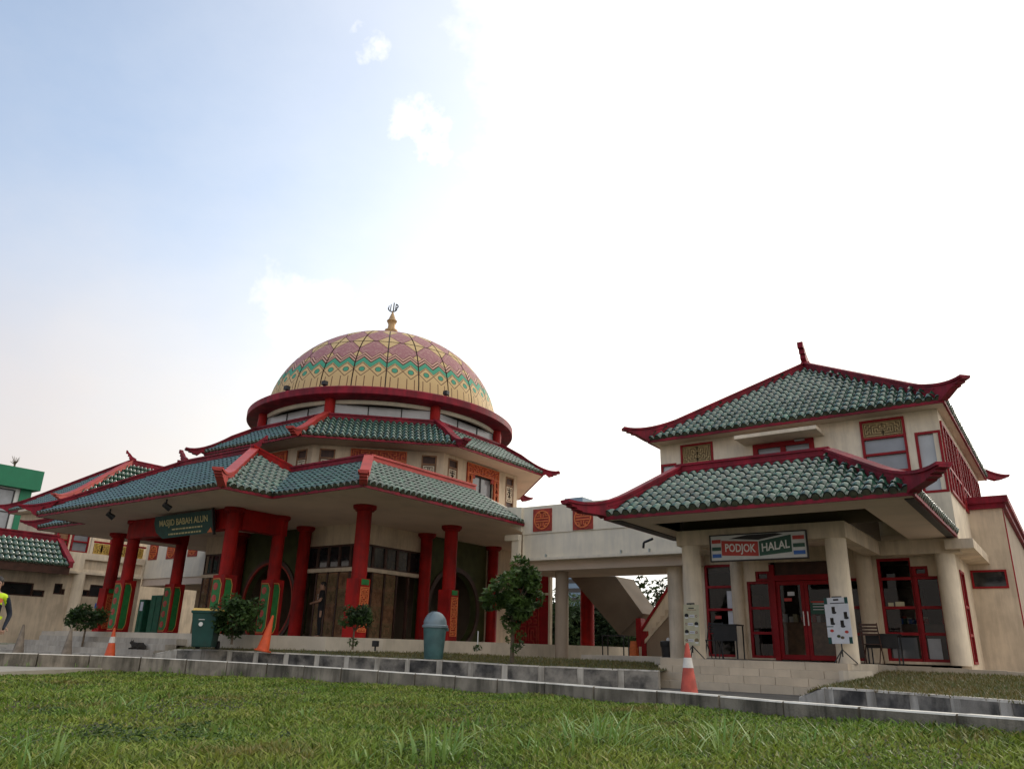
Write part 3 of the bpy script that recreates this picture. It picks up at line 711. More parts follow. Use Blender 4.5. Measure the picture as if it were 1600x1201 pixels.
# upper storey
uf = wallframe((-9.28, 20.5, 3.48), (1, 0, 0)); ux = lambda x: x+9.28; uz = lambda z: z-3.48
ops = [(ux(-8.63), ux(-7.65), 1.2, uz(6.52)), (ux(-6.51), ux(-4.88), 1.6, uz(6.26)), (ux(-3.72), ux(-2.68), 1.0, uz(6.52)), (ux(-2.5), 7.35, uz(4.55), uz(6.06)), (0, .5, uz(4.55), uz(6.02))]
wm = MB(); wall_open(wm, uf, 7.35, 3.12, ops, .18); wm.build('wall', 'beige_pale', SP)
window(SP, uf, ux(-8.63), ux(-7.65), 1.2, uz(6.52), (1.8, uz(5.92)), (), .055, -.07, .1, frets=(2,), seed=11)
window(SP, uf, ux(-6.51), ux(-4.88), 1.6, uz(6.26), (2.1,), (ux(-5.7),), .13, -.07, .1)
window(SP, uf, ux(-3.72), ux(-2.68), 1.0, uz(6.52), (uz(5.16), uz(5.62), uz(6.04)), (), .06, -.07, .1, frets=(3,), seed=12)
window(SP, uf, ux(-2.5), 7.345, uz(4.55), uz(6.06), (), (), .06, -.09, .1, pmat='glass_pale'); window(SP, uf, .005, .5, uz(4.55), uz(6.02), (), (), .06, -.09, .1, pmat='glass_pale')
us = wallframe((-1.926, 20.5, 3.48), (0, 1, 0)); ops = [(.05+2.95*k, 2.72+2.95*k, uz(4.55), uz(6.3)) for k in range(3)]
wm = MB(); wall_open(wm, us, 9.2, 3.12, ops, .17, a0=.004); wm.build('wall', 'beige_pale', SP)
for k in range(3):
    a0, a1 = .05+2.95*k+.002, 2.72+2.95*k; w_ = window(SP, us, a0, a1, uz(4.55), uz(6.3), (uz(5.2),), (a0+.66, a0+1.33, a0+2.0), .07, -.05, .1, pmat='glass_dark')
    db = MB()
    for q in range(4):
        p, q2 = us.p(a0+.1+.66*q, uz(4.62), .03), us.p(a0+.6+.66*q, uz(5.15), .03); db.tube(p, q2, .02, n=4); db.tube(us.p(a0+.6+.66*q, uz(5.25), .03), us.p(a0+.1+.66*q, uz(6.25), .03), .02, n=4)
    db.build('brace', 'frame_red', w_)
ul = wallframe((-9.28, 29.7, 3.48), (0, -1, 0)); wm = MB(); wall_open(wm, ul, 9.0, 3.12, [], .17); wm.build('wall', 'beige_pale', SP)
MB().box(-6.75, -4.6, 19.7, 20.51, 6.27, 6.37).build('canopy', 'beige_pale', SP, bevel=.012)
MB().lbox(uf, ux(-5.35), ux(-5.1), uz(6.2), uz(6.225), .0, .14).build('lamp_bracket', 'valley_metal', SP)
# annex
an0 = V(-2.1, 24.0, 0); af = wallframe((-2.12, 24.0, .45), (1, 0, 0))
wx0, wx1 = ony(1518, 905, 24).x+2.12, ony(1575, 905, 24).x+2.12; wz0, wz1 = ony(1545, 919, 24).z-.45, ony(1545, 890, 24).z-.45
wm = MB(); wall_open(wm, af, .99, 4.2, [(wx0, wx1, wz0, wz1)], .2); wm.build('wall', 'beige', SP)
window(SP, af, wx0, wx1, wz0, wz1, (), (), .05, -.03, .06, pmat='glass_dark')
MB().box(-1.33, -1.13, 24.2, 34, .4, 4.64).build('wall', 'brown_wall', SP)
MB().box(-1.36, -1.10, 24.05, 24.16, .4, 4.6).build('corner_trim', 'frame_red', SP)
cm = MB(); cm.box(-2.11, -.95, 23.84, 34, 4.78, 4.96); cm.box(-2.11, -1.03, 23.92, 34, 4.64, 4.78); cm.build('cornice', 'ridge_red', SP)
# ---- lower roof
rz0, rz1 = 3.57, 4.86
FL, FR_, LT, RT = V(-8.05, 14.7, rz0), V(-1.93, 14.7, rz0), V(-7.25, 17.1, rz1), V(-3.8, 17.1, rz1)
BLl, BLt, BRl, BRt = V(-8.05, 18.4, rz0), V(-7.25, 18.4, rz1), V(-1.93, 20.45, rz0), V(-3.8, 20.45, rz1)
dn = V(0, 0, -.02)
def body(parent, faces, name='roof', matn='tile_bed'):
    mb = MB()
    for f in faces: mb.add([Vector(p)+dn for p in f], [tuple(range(len(f)))])
    return mb.build(name, matn, parent)
rb = body(SP, [(FL, FR_, RT, LT), (FL, LT, BLt, BLl), (FR_, BRl, BRt, RT), (LT, RT, BRt, BLt)])
def fascia(parent, pts, z0, z1, t=.05, matn='ridge_red', name='fascia'):
    mb = MB()
    for a, b in zip(pts[:-1], pts[1:]):
        d = V(b[0]-a[0], b[1]-a[1], 0).normalized(); mb.prism([V(a[0], a[1], z0), V(b[0], b[1], z0), V(b[0], b[1], z1), V(a[0], a[1], z1)], V(d.y, -d.x, 0), t)
    return mb.build(name, matn, parent)
fascia(rb, [(-8.03, 18.4), (-8.03, 14.72), (-1.95, 14.72), (-1.95, 20.45)], 3.47, 3.565)
MB().box(-8.0, -1.98, 14.76, 15.75, 3.482, 3.51).build('soffit', 'soffit', rb); MB().box(-2.95, -1.98, 15.75, 20.46, 3.482, 3.51).build('soffit', 'soffit', rb); MB().box(-8.0, -7.4, 15.75, 18.4, 3.482, 3.51).build('soffit', 'soffit', rb); MB().box(-7.34, -2.95, 17.43, 17.47, 3.48, 4.74).build('void_light_block', 'shade_brown', rb); MB().box(-8.0, -7.34, 18.34, 18.38, 3.5, 4.7).build('void_light_block', 'shade_brown', rb); MB().box(-7.40, -7.36, 17.3, 18.34, 3.48, 4.74).build('void_light_block', 'shade_brown', rb); MB().box(-3.6, -3.56, 17.48, 20.46, 3.48, 4.7).build('void_light_block', 'shade_brown', rb); MB().box(-6.98, -3.98, 17.42, 20.47, 3.45, 3.474).build('ceiling', 'soffit', rb)  # upright boards behind the beam are added to keep light out of the roof void
MB().box(-8.0, -7.75, 14.95, 18.4, 3.462, 3.4815).build('eave_board', 'black', rb); MB().box(-2.14, -1.98, 15.0, 20.4, 3.462, 3.4815).build('eave_board', 'black', rb)
rf = Roof(rb)
rf.face(FL, FR_, LT, RT); rf.face(FR_, BRl, RT, BRt); rf.face(BLl, FL, BLt, LT, see=False)
ridge(rb, LT+V(-.05, 0, 0), RT+V(.05, 0, 0)); hip(rb, LT, FL, ext=1.1, rise=.16); hip(rb, RT, FR_, ext=.98, rise=.22)
# ---- upper roof
ez, az_ = 6.69, 9.42
UFL, UFR, UBR, UBL = V(-9.45, 20.0, ez), V(-1.7, 20.0, ez), V(-1.7, 30.2, ez), V(-9.45, 30.2, ez); A1, A2 = V(-5.70, 23.85, az_), V(-5.70, 26.3, az_)
ub = body(SP, [(UFL, UFR, A1), (UFR, UBR, A2, A1), (UBR, UBL, A2), (UBL, UFL, A1, A2)])
fascia(ub, [(-9.43, 30.2), (-9.43, 20.02), (-1.72, 20.02), (-1.72, 30.2)], 6.59, 6.685)
MB().box(-9.4, -1.75, 20.05, 30.2, 6.602, 6.63).build('soffit', 'soffit', ub)
rf2 = Roof(ub)
rf.t, keep = rf.t, rf.t
rf2.face(UFL, UFR, A1, A1); rf2.face(UFR, UBR, A1, A2); rf2.face(UBL, UFL, A2, A1, see=False)
rf.finish(150, 36); rf2.finish(150, 40)
hip(ub, A1, UFL, ext=.74, rise=.27); hip(ub, A1, UFR, ext=.76, rise=.28); hip(ub, A2, UBR, ext=.8, rise=.1); hip(ub, A2, UBL, ext=.7, rise=.26)
ridge(ub, A1, A2); horn(ub, A1+V(0, -.02, .2), (0, -1, 0), 1.05)
# gutter spout
MB().path([V(-8.25, 17.6, 3.44), V(-8.5, 17.6, 3.36), V(-8.52, 17.6, 3.22)], .03).build('spout', 'black', SP)

# ================================================================== MOSQUE
MX, MY = -22.55, 22.04
MQ = thing('mosque', 'large mosque with patterned onion dome, tiered green tiled roofs and red columns', 'mosque', (MX, MY, TZ))
SZ = 4.49; LZ = 4.58
def moon_wall(fr, a0, a1, H, ca, cb, r, th=.25):
    """wall with a round opening whose bottom is cut by the floor"""
    mb = MB(); n = 40; t0 = -math.asin(min(1, cb/r)); ts = [t0 + (math.pi-2*t0)*i/n for i in range(n+1)]
    for i in range(n):
        p, q = (ca+r*math.cos(ts[i]), cb+r*math.sin(ts[i])), (ca+r*math.cos(ts[i+1]), cb+r*math.sin(ts[i+1]))
        def out(t):
            c_, s_ = math.cos(t), math.sin(t); k = min([(a1-ca)/c_ if c_ > 1e-6 else 1e9, (a0-ca)/c_ if c_ < -1e-6 else 1e9, (H-cb)/s_ if s_ > 1e-6 else 1e9, (-cb)/s_ if s_ < -1e-6 else 1e9]); return (ca+k*c_, cb+k*s_)
        po_, qo = out(ts[i]), out(ts[i+1])
        for c in (0, -th): mb.quad(fr.p(*p, c), fr.p(*po_, c), fr.p(*qo, c), fr.p(*q, c))
        mb.quad(fr.p(*p, 0), fr.p(*q, 0), fr.p(*q, -th), fr.p(*p, -th))
    for (a, b) in ((a0, H), (a1, H)):      # corner fills
        tt = math.atan2(b-cb, a-ca)
        k = [i for i in range(n) if ts[i] <= tt <= ts[i+1]]
        if k:
            def out2(t):
                c_, s_ = math.cos(t), math.sin(t); kk = min([(a1-ca)/c_ if c_ > 1e-6 else 1e9, (a0-ca)/c_ if c_ < -1e-6 else 1e9, (H-cb)/s_ if s_ > 1e-6 else 1e9]); return (ca+kk*c_, cb+kk*s_)
            p, q = out2(ts[k[0]]), out2(ts[k[0]+1]); mb.tri(fr.p(*p, 0), fr.p(a, b, 0), fr.p(*q, 0))
    return mb
def ring_trim(fr, ca, cb, r0, r1, c0, c1):
    mb = MB(); n = 40; t0 = -math.asin(min(1, cb/r0)); ts = [t0 + (math.pi-2*t0)*i/n for i in range(n+1)]
    for i in range(n):
        P = [(ca+r*math.cos(t), max(0, cb+r*math.sin(t))) for t in (ts[i], ts[i+1]) for r in (r0, r1)]
        mb.quad(fr.p(*P[0], c1), fr.p(*P[1], c1), fr.p(*P[3], c1), fr.p(*P[2], c1)); mb.quad(fr.p(*P[0], c0), fr.p(*P[2], c0), fr.p(*P[2], c1), fr.p(*P[0], c1)); mb.quad(fr.p(*P[1], c0), fr.p(*P[3], c0), fr.p(*P[3], c1), fr.p(*P[1], c1))
    return mb
def bay(fr, W, seed, door_open):
    """glazed bay: header, clerestory, band, carved doors"""
    H = SZ-TZ; b0, b1, b2 = 2.05, 2.17, 2.92
    MB().lbox(fr, 0, W, b2, H, -.2, 0).build('wall', 'beige', MQ)
    MB().lbox(fr, 0, W, b0, b1, -.12, .05).build('band', 'beige_pale', MQ)
    n = 5; w = MB().lbox(fr, 0, W, b1, b1+.05, -.1, -.02).lbox(fr, 0, W, b2-.06, b2, -.1, -.02)
    for i in range(n+1): a = W*i/n; w.lbox(fr, max(0, a-.05), min(W, a+.05), b1+.05, b2-.06, -.099, -.021)
    wo_ = w.build('window', 'wood_dark', MQ)
    for i in range(n): MB().lbox(fr, W*i/n+.05, W*(i+1)/n-.05, b1+.05, b2-.06, -.07, -.06).build('pane', 'glass_dark', wo_)
    k = 5; ww = W/k
    for i in range(k):
        a0, a1 = i*ww+.02, (i+1)*ww-.02
        MB().lbox(fr, a0-.02, a0+.04, 0, b0, -.12, -.02).build('door_post', 'wood_dark', MQ)
        if i in door_open: continue
        d = MB().lbox(fr, a0+.04, a1, .02, b0-.02, -.10, -.06).build('door', 'wood', MQ)
        for q, (y0, y1) in enumerate(((.06, .5), (.56, 1.0), (1.06, 1.5), (1.56, 1.98))):
            fret_mb(fr, a0+.07, a1-.03, y0, y1, 6, 6, seed+i*4+q, .022, -.06, -.03).build('fretwork', 'lattice_back' if (i+q) % 3 else 'wood', d)
fF = wallframe((-26.8, 17.4, TZ), (1, 0, 0)); fS = wallframe((-18.3, 17.4, TZ), (0, 1, 0))
Hh = SZ-TZ
fa = wallframe((-20.9, 17.4, TZ), (1, 0, 0)); bay(fa, 2.6, 100, (0,))
fb = wallframe((-18.3, 17.4, TZ), (0, 1, 0)); bay(fb, 2.85, 140, (0, 3, 4))
fc = wallframe((-26.8, 17.4, TZ), (1, 0, 0)); bay(fc, 2.3, 180, (2,))
mw = moon_wall(fF, 2.3, 5.9, Hh, 4.12, 1.12, 1.32); mo = mw.build('gate_wall', 'olive', MQ)
ring_trim(fF, 4.12, 1.12, 1.32, 1.48, 0, .06).build('gate_trim', 'wood_dark', mo); ring_trim(fF, 4.12, 1.12, 1.30, 1.36, 0, .075).build('gate_trim', 'carved_red', mo)
mw = moon_wall(fS, 2.85, 6.6, Hh, 4.72, 1.12, 1.32); mo = mw.build('gate_wall', 'olive', MQ)
ring_trim(fS, 4.72, 1.12, 1.32, 1.48, 0, .06).build('gate_trim', 'wood_dark', mo)
MB().lbox(fS, 6.6, 9.4, 0, Hh, -.2, 0).build('wall', 'beige', MQ); MB().box(-26.8, -18.5, 26.6, 26.8, TZ, SZ).build('wall', 'brown_wall', MQ); MB().box(-26.8, -26.6, 17.45, 26.6, TZ, SZ).build('wall', 'brown_wall', MQ)
def pedestal(parent, x, y, z0, z1, w, paint):
    d_ = .42 if paint else w
    p = MB().box(x-w/2, x+w/2, y-d_/2, y+d_/2, z0, z1).build('pedestal', 'red_paint', parent, bevel=.015)
    fcs = [wallframe((x-w/2, y-d_/2, z0), (1, 0, 0)), wallframe((x+w/2, y-d_/2, z0), (0, 1, 0))]
    H = z1-z0
    if paint:
        for f, w, nf_ in ((fcs[0], w, 4), (fcs[1], d_*.8, 0)):
            q = MB(); q.add([f.p(a, b, .008) for a, b in ((.05, .12), (w*.6, .12), (w*.78, .25), (w*.78, H-.28), (w*.6, H-.14), (.05, H-.14))], [(0, 1, 2, 3, 4, 5)])
            q.build('painted_panel', 'ped_green', p)
            ln = MB(); pts = [(.03, .09), (w*.62, .09), (w*.82, .24), (w*.82, H-.26), (w*.62, H-.11), (.03, H-.11)]
            for (a, b), (a2, b2) in zip(pts[:-1], pts[1:]): ln.tube(f.p(a, b, .006), f.p(a2, b2, .006), .009, n=4)
            ln.build('painted_line', 'ped_line', p)
            for k in range(nf_):
                b = .30+(H-.62)*k/3; fl = MB(); fl.tube(f.p(.2, b, 0), f.p(.2, b, .014), .105, n=14)
                for a in range(6): t_ = a*math.pi/3; fl.tube(f.p(.2+.055*math.cos(t_), b+.055*math.sin(t_), .012), f.p(.2+.055*math.cos(t_), b+.055*math.sin(t_), .024), .034, n=8)
                fl.tube(f.p(.2, b, .012), f.p(.2, b, .03), .028, n=8); fl.build('flower', 'ped_flower', p)
    else:
        f = fcs[1]; fret_mb(f, .1, w-.04, .15, H-.22, 6, 22, int(x*10) % 97, .022, 0, .016).build('fretwork', 'orange_fret', p)
        MB().lbox(f, .12, w-.06, H-.17, H-.02, 0, .01).build('painted_panel', 'ped_green', p)
    return p
for (x, y) in ((-25.3, 13.7), (-19.8, 13.6), (-19.8, 15.28), (-25.05, 15.3)):
    c = column(MQ, x, y, TZ, SZ, .195); pedestal(c, x, y, TZ+.0, TZ+1.62, .56, True)
for (x, y) in ((-15.95, 15.15), (-16.15, 19.25), (-29.1, 15.15)):
    c = column(MQ, x, y, TZ, SZ, .215); pedestal(c, x, y, TZ, TZ+1.55, .46, False)
for (x, y) in ((-20.9, 17.22), (-18.12, 20.28), (-24.4, 17.22), (-18.12, 24.2), (-16.15, 24.5)): column(MQ, x, y, TZ, SZ, .205)
pb_ = MB(); pb_.box(-25.4, -19.7, 13.48, 13.82, 3.88, 4.485); pb_.box(-19.97, -19.63, 13.82, 15.45, 3.881, 4.484); pb_.box(-25.25, -24.9, 13.82, 15.45, 3.881, 4.484)
pb_.build('porch_beam', 'red_paint', MQ)
# soffits
sf = MB(); sf.box(-31.12, -13.98, 13.15, 31, SZ, SZ+.03); sf.box(-27.6, -17.5, 11.55, 13.15, SZ+.002, SZ+.03); 
RL = 5.78; PRZ = 6.40
PFL, PFR, PRL, PRR = V(-27.65, 11.5, LZ), V(-17.45, 11.5, LZ), V(-24.6, 14.5, PRZ), V(-20.5, 14.5, PRZ)
VR, VL = V(-17.45, 13.1, LZ), V(-27.65, 13.1, LZ); VRt, VLt = V(-19.45, 15.22, RL), V(-25.65, 15.22, RL)
CRr, HR = V(-13.93, 13.1, LZ), V(-16.03, 15.2, RL); CLl, HL = V(-31.17, 13.1, LZ), V(-29.07, 15.2, RL)
ER, ERt = V(-13.93, 20.15, LZ), V(-16.03, 20.15, RL); EL, ELt = V(-31.17, 31, LZ), V(-29.07, 31, RL)
lr = body(MQ, [(VR, CRr, HR, VRt), (CRr, ER, ERt, HR), (CLl, VL, VLt, HL), (EL, CLl, HL, ELt), (PFL, PFR, PRR, PRL), (PFR, VR, VRt, PRR), (VL, PFL, PRL, VLt), (PRL, PRR, VRt, VLt), (HL, VLt, VRt, HR, ERt, ELt)])
sf.build('soffit', 'soffit', lr)
fascia(lr, [(-27.63, 13.12), (-27.63, 11.52), (-17.47, 11.52), (-17.47, 13.12), (-13.95, 13.12), (-13.95, 20.2)], SZ-.01, LZ-.005)
fascia(lr, [(-31.15, 31), (-31.15, 13.12), (-27.68, 13.12)], SZ-.01, LZ-.005)
r3 = Roof(lr)
r3.face(VR, CRr, VRt, HR); r3.face(CRr, ER, HR, ERt); r3.face(CLl, VL, HL, VLt, see=False)
r3.face(PFL, PFR, PRL, PRR)
# porch right slope, cut by its back hip
tls, cps = tile_grid(PFR, VR, PRR, V(-20.5, 16.4, PRZ))
bh = (VRt-PRR); nrm = V(-bh.y, bh.x, 0)
cutf = lambda m_: nrm.dot((m_.translation + m_.col[1].to_3d()*.15) - PRR)
sgn = 1 if nrm.dot(PFR-PRR) > 0 else -1
r3.t += [(True, m_) for m_ in tls if cutf(m_)*sgn > -.05]; r3.c += [(True, m_) for m_ in cps]
tls, cps = tile_grid(VL, PFL, V(-24.6, 16.4, PRZ), PRL); r3.t += [(False, m_) for m_ in tls if m_.translation.y < 14.6]
r3.finish(300, 60)
ridge(lr, PRL, PRR); hip(lr, PRR, PFR, ext=.85, rise=.24, matn='ridge_lit'); hip(lr, PRL, PFL, ext=.6, rise=.26)
bk = ridge(lr, VRt, HR); 
def slope_ridge(parent, A, B, h=.24, w=.22, matn='ridge_red'):
    A, B = Vector(A), Vector(B); d = V(B.x-A.x, B.y-A.y, 0).normalized(); ax = d.cross(V(0, 0, 1)); z = V(0, 0, 1)
    o = MB().prism([A-z*.06, B-z*.06, B+z*h, A+z*h], ax, w).build('hip_ridge', matn, parent)
    MB().prism([A+z*(h-.01), B+z*(h-.01), B+z*(h+.045), A+z*(h+.045)], ax, w+.07).build('ridge_cap', matn, o); return o
slope_ridge(lr, PRR, VRt, matn='red_paint'); slope_ridge(lr, PRL, VLt); ridge(lr, HL, VLt)
ridge(lr, HR, ERt, matn='ridge_lit'); hip(lr, HR, CRr, ext=.6, rise=.16, matn='ridge_lit'); hip(lr, HL, CLl, ext=.6, rise=.2)
horn(lr, PRL+V(.1, 0, .25), (-1, 0, 0), .75); horn(lr, PRR+V(-.0, .05, .22), (.4, 1, 0), .8)
# valley flashing
vd = (VRt-VR); sidev = V(vd.y, -vd.x, 0).normalized()*.10
MB().quad(VR-sidev+V(0, 0, .05), VR+sidev+V(0, 0, .05), VRt+sidev+V(0, 0, .07), VRt-sidev+V(0, 0, .07)).build('valley', 'valley_metal', lr)
# ---- octagon
tan8 = math.tan(math.pi/8)
def octp(a, k, z):   # corner k between face k and k+1 ; face k normal at 45*k deg
    t_ = math.radians(45*k+22.5); r = a/math.cos(math.pi/8); return V(MX+r*math.cos(t_), MY+r*math.sin(t_), z)
aw, ae, at = 5.42, 6.38, 4.72; wz0, wz1 = 5.2, 7.19; ez, tz = 7.29, 8.36
ob = MB()
for k in range(8): ob.quad(octp(ae, k-1, ez-.02), octp(ae, k, ez-.02), octp(at, k, tz-.02), octp(at, k-1, tz-.02))
orf = ob.build('roof', 'tile_bed', MQ)
ss = MB()
for k in range(8): ss.quad(octp(ae-.04, k-1, 7.2), octp(ae-.04, k, 7.2), octp(aw-.2, k, 7.2), octp(aw-.2, k-1, 7.2))
ss.build('soffit', 'soffit', orf)
fascia(orf, [tuple(octp(ae-.02, k, 0)) for k in range(-1, 8)], 7.19, ez-.005)
r4 = Roof(orf)
for k in range(8): r4.face(octp(ae, k-1, ez), octp(ae, k, ez), octp(at, k-1, tz), octp(at, k, tz), see=k in (6, 7, 0))
r4.finish(0, 0)
for k in range(8):
    hip(orf, octp(at-.05, k, tz), octp(ae, k, ez), ext=.66, rise=.03, h=.22, matn='ridge_lit' if k == 6 else 'ridge_red')
    a_, b_ = octp(at, k-1, tz), octp(at, k, tz); ridge(orf, a_, b_, h=.12, w=.2, base=-.1)
for k in range(8):
    p0, p1 = octp(aw, k-1, wz0), octp(aw, k, wz0); f = wallframe(p0, p1-p0); W = (p1-p0).length; H = wz1-wz0; c_ = W/2
    ops = [(c_-2.0, c_-1.47, .45, H-.13), (c_+1.47, c_+2.0, .45, H-.13), (c_-.68, c_+.68, .4, H-.42)]
    wm = MB(); wall_open(wm, f, W, H, ops, .2); wm.build('wall', 'beige', MQ)
    if k in (5, 6, 7, 0, 1):
        for a0, a1 in ((c_-2.0, c_-1.47), (c_+1.47, c_+2.0)):
            w_ = window(MQ, f, a0, a1, .45, H-.13, (H-.45,), (), .05, -.06, .08, 'wood', 'wood_dark')
            fret_mb(f, a0+.07, a1-.07, H-1.1, H-.5, 5, 6, 300+k, .035, -.03, .0).build('fretwork', 'beige_pale', w_)
        window(MQ, f, c_-.68, c_+.68, .4, H-.42, (), (c_,), .05, -.14, .07, 'black', 'glass_dark' if k == 7 else 'glass_grey')
        pn = MB().lbox(f, c_-.96, c_-.66, .6, H-.06, 0, .05).lbox(f, c_+.66, c_+.96, .6, H-.06, 0, .05).lbox(f, c_-.66, c_+.66, H-.44, H-.06, 0, .05)
        pn.lbox(f, c_-.66, c_-.5, H-.60, H-.44, 0, .05).lbox(f, c_+.5, c_+.66, H-.60, H-.44, 0, .05)
        po_ = pn.build('carved_panel', 'carved_red', MQ)
        fret_mb(f, c_-.95, c_+.95, H-.43, H-.07, 20, 4, 400+k, .024, .05, .075).build('fretwork', 'orange_fret', po_)
        fret_mb(f, c_-.95, c_-.67, .62, H-.44, 3, 10, 420+k, .024, .05, .075).build('fretwork', 'orange_fret', po_); fret_mb(f, c_+.67, c_+.95, .62, H-.44, 3, 10, 420+k, .024, .05, .075).build('fretwork', 'orange_fret', po_)
# ---- drum, ring, dome
dz_, rz_ = 8.5, 9.11
for k in range(8):
    q = octp(4.58, k, 0); column(MQ, q.x, q.y, 8.38, rz_-.02, .19, cap=False)
MB().lathe((MX, MY, 0), [(4.74, 8.95), (4.86, 8.95), (4.88, 9.095), (4.74, 9.1)], 96).build('ring_band', 'white_wall', MQ, True)
MB().lathe((MX, MY, 0), [(4.35, 8.3), (4.35, 9.0)], 64).build('drum_wall', 'black', MQ, True)
for k in range(8):
    p0, p1 = octp(4.52, k-1, 8.42), octp(4.52, k, 8.42); f = wallframe(p0, p1-p0); W = (p1-p0).length
    window(MQ, f, .12, W-.12, .06, .56, (), (W*.36, W*.68), .04, -.03, .06, 'black', 'glass_pale')
MB().lathe((MX, MY, 0), [(4.6, 9.06), (5.40, 9.11), (5.47, 9.16), (5.47, 9.40), (5.40, 9.45), (4.6, 9.47)], 120).build('ring', 'ridge_red', MQ, True)
DR, DH, DZ = 4.76, 3.96, 9.44
mt = bpy.data.materials.new('dome_pattern'); mt.use_nodes = True; t = mt.node_tree; bs = t.nodes['Principled BSDF']
g = t.nodes.new('ShaderNodeNewGeometry'); pos = S(t, g.outputs['Position']); px_, py_, pz_ = xyz(t, pos)
u = (py_-MY)._m('ARCTAN2', px_-MX)*(24/(2*math.pi)); u = u+48.0
e = ((pz_-DZ)/DH).min(.9999).max(0.0)._m('ARCSINE')*(2/math.pi)
t2 = tri(u*2.0); zig = e - (1.0-t2)*.045
xx = ((u*2.0).frac()-.5)*.62; yy = (e-.152)*6.85
inb = lambda s_, a, b: s_.gt(a)*s_.lt(b)
TAN, BRN, TEA, PNK, PUR = (.58, .42, .21), (.11, .05, .03), (.07, .31, .20), (.58, .35, .28), (.34, .16, .17)
nzd = noise(t, pos, 1.2, 4)
cc = mixc(t, nzd, tuple(x*.9 for x in TAN), tuple(x*1.08 for x in TAN))
hexl = ((xx.abs()-.145).abs().lt(.018))*inb(e, .035, .105)
hexl = hexl.max(((xx.abs()/.31+((e-.152)*6.85).abs()/.33-1.0).abs().lt(.075))*e.lt(.20)*e.gt(.103))
hexl = hexl.max((((e*6.85-.24)*-1.0 - (xx.abs()-.145)*1.1).abs().lt(.024))*e.lt(.036))
cc = mixc(t, hexl*.85, cc, BRN)
star = (xx*xx+yy*yy)._m('SQRT'); cc = mixc(t, star.lt(.125), cc, BRN); cc = mixc(t, star.lt(.103), cc, TEA)
cc = mixc(t, inb(zig, .162, .201), cc, BRN); cc = mixc(t, inb(zig, .165, .197), cc, TEA)
dm = lambda c0, hh: ((u.frac()-.5).abs()*2.0 + (e-c0).abs()/hh)
spk = noise(t, pos, 9, 2).step(.5, .62)
for c0, hh in ((.318, .095), (.505, .09), (.68, .085)):
    D_ = dm(c0, hh); ok = zig.gt(.245)
    cc = mixc(t, inb(D_, .0, 1.17)*ok, cc, BRN); cc = mixc(t, D_.lt(1.10)*ok, cc, mixc(t, spk*.35, PUR, (.5, .33, .28)))
    cc = mixc(t, inb(D_, .80, .85)*ok*.6, cc, (.5, .33, .26))
for a, b, c in ((.201, .208, BRN), (.208, .219, PNK), (.219, .230, BRN), (.230, .242, PNK), (.242, .248, BRN)): cc = mixc(t, inb(zig, a, b), cc, c)
t.links.new(cc.k, bs.inputs['Base Color']); bs.inputs['Roughness'].default_value = .62; bs.inputs['Specular IOR Level'].default_value = .2
MATS['dome_pattern'] = mt
dome = MB().lathe((MX, MY, DZ), [((DR-.035)*math.cos(a), (DH-.035)*math.sin(a)) for a in [i*math.pi/2/24 for i in range(25)]], 96).build('dome', 'wood_dark', MQ, True)
for (e0, e1, nn_) in ((0, .41, 10), (.41, .72, 7), (.72, .985, 5)):
    mb = MB(); nu = 6; gp = .024
    vs = []
    for j in range(nn_+1):
        a = (e0+(e1-e0)*j/nn_)*math.pi/2 + (gp/DH*.9 if j == 0 and e0 > 0 else 0) - (gp/DH*.9 if j == nn_ else 0); r = DR*math.cos(a); dt = min(.1, gp/max(r, .1))
        for i in range(nu+1):
            th_ = dt + (2*math.pi/24-2*dt)*i/nu; vs.append((r*math.cos(th_), r*math.sin(th_), DH*math.sin(a)))
    mb.add(vs, [(j*(nu+1)+i, j*(nu+1)+i+1, (j+1)*(nu+1)+i+1, (j+1)*(nu+1)+i) for j in range(nn_) for i in range(nu)])
    me = mb.mesh('dome_panel', 'dome_pattern', True)
    for k in range(24): link('dome_panel', me, dome, Matrix.Translation((MX, MY, DZ)) @ Matrix.Rotation(2*math.pi*k/24, 4, 'Z'))
fin = MB().lathe((MX, MY, 13.2), [(.62, 0), (.60, .3), (.30, .42), (.26, .56), (.29, .62), (.29, .68), (.18, .72), (.15, .94), (.20, 1.06), (.235, 1.12), (.20, 1.17), (.17, 1.19), (.09, 1.40), (.03, 1.56), (.025, 1.62)], 20).build('finial', 'finial_gold', MQ, True)
ef = wallframe((MX, MY, 14.79), (CR.x, CR.y, 0)); em = MB()
arc = [(.28*math.cos(a)-.02, .26+.28*math.sin(a)*.95) for a in [math.pi*(1.02+i*.88/10) for i in range(11)]]
for p, q in zip(arc[:-1], arc[1:]): em.tube(ef.p(*p), ef.p(*q), .04, n=6)
for (a, b0, b1, w_) in ((-.27, .24, .40, .032), (-.15, .1, .50, .036), (.03, .0, .60, .045), (.16, .08, .52, .036)): em.tube(ef.p(a, b0), ef.p(a+.02, b1), w_, w_*.8, n=6)
lp = [(.16, .5), (.26, .46), (.31, .36), (.27, .26), (.17, .24)]
for p, q in zip(lp[:-1], lp[1:]): em.tube(ef.p(*p), ef.p(*q), .04, n=6)
ev = V(MX, MY, 14.79); em.v = [tuple(ev + (Vector(v)-ev)*.72) for v in em.v]; em.build('emblem', 'steel_dark', fin)

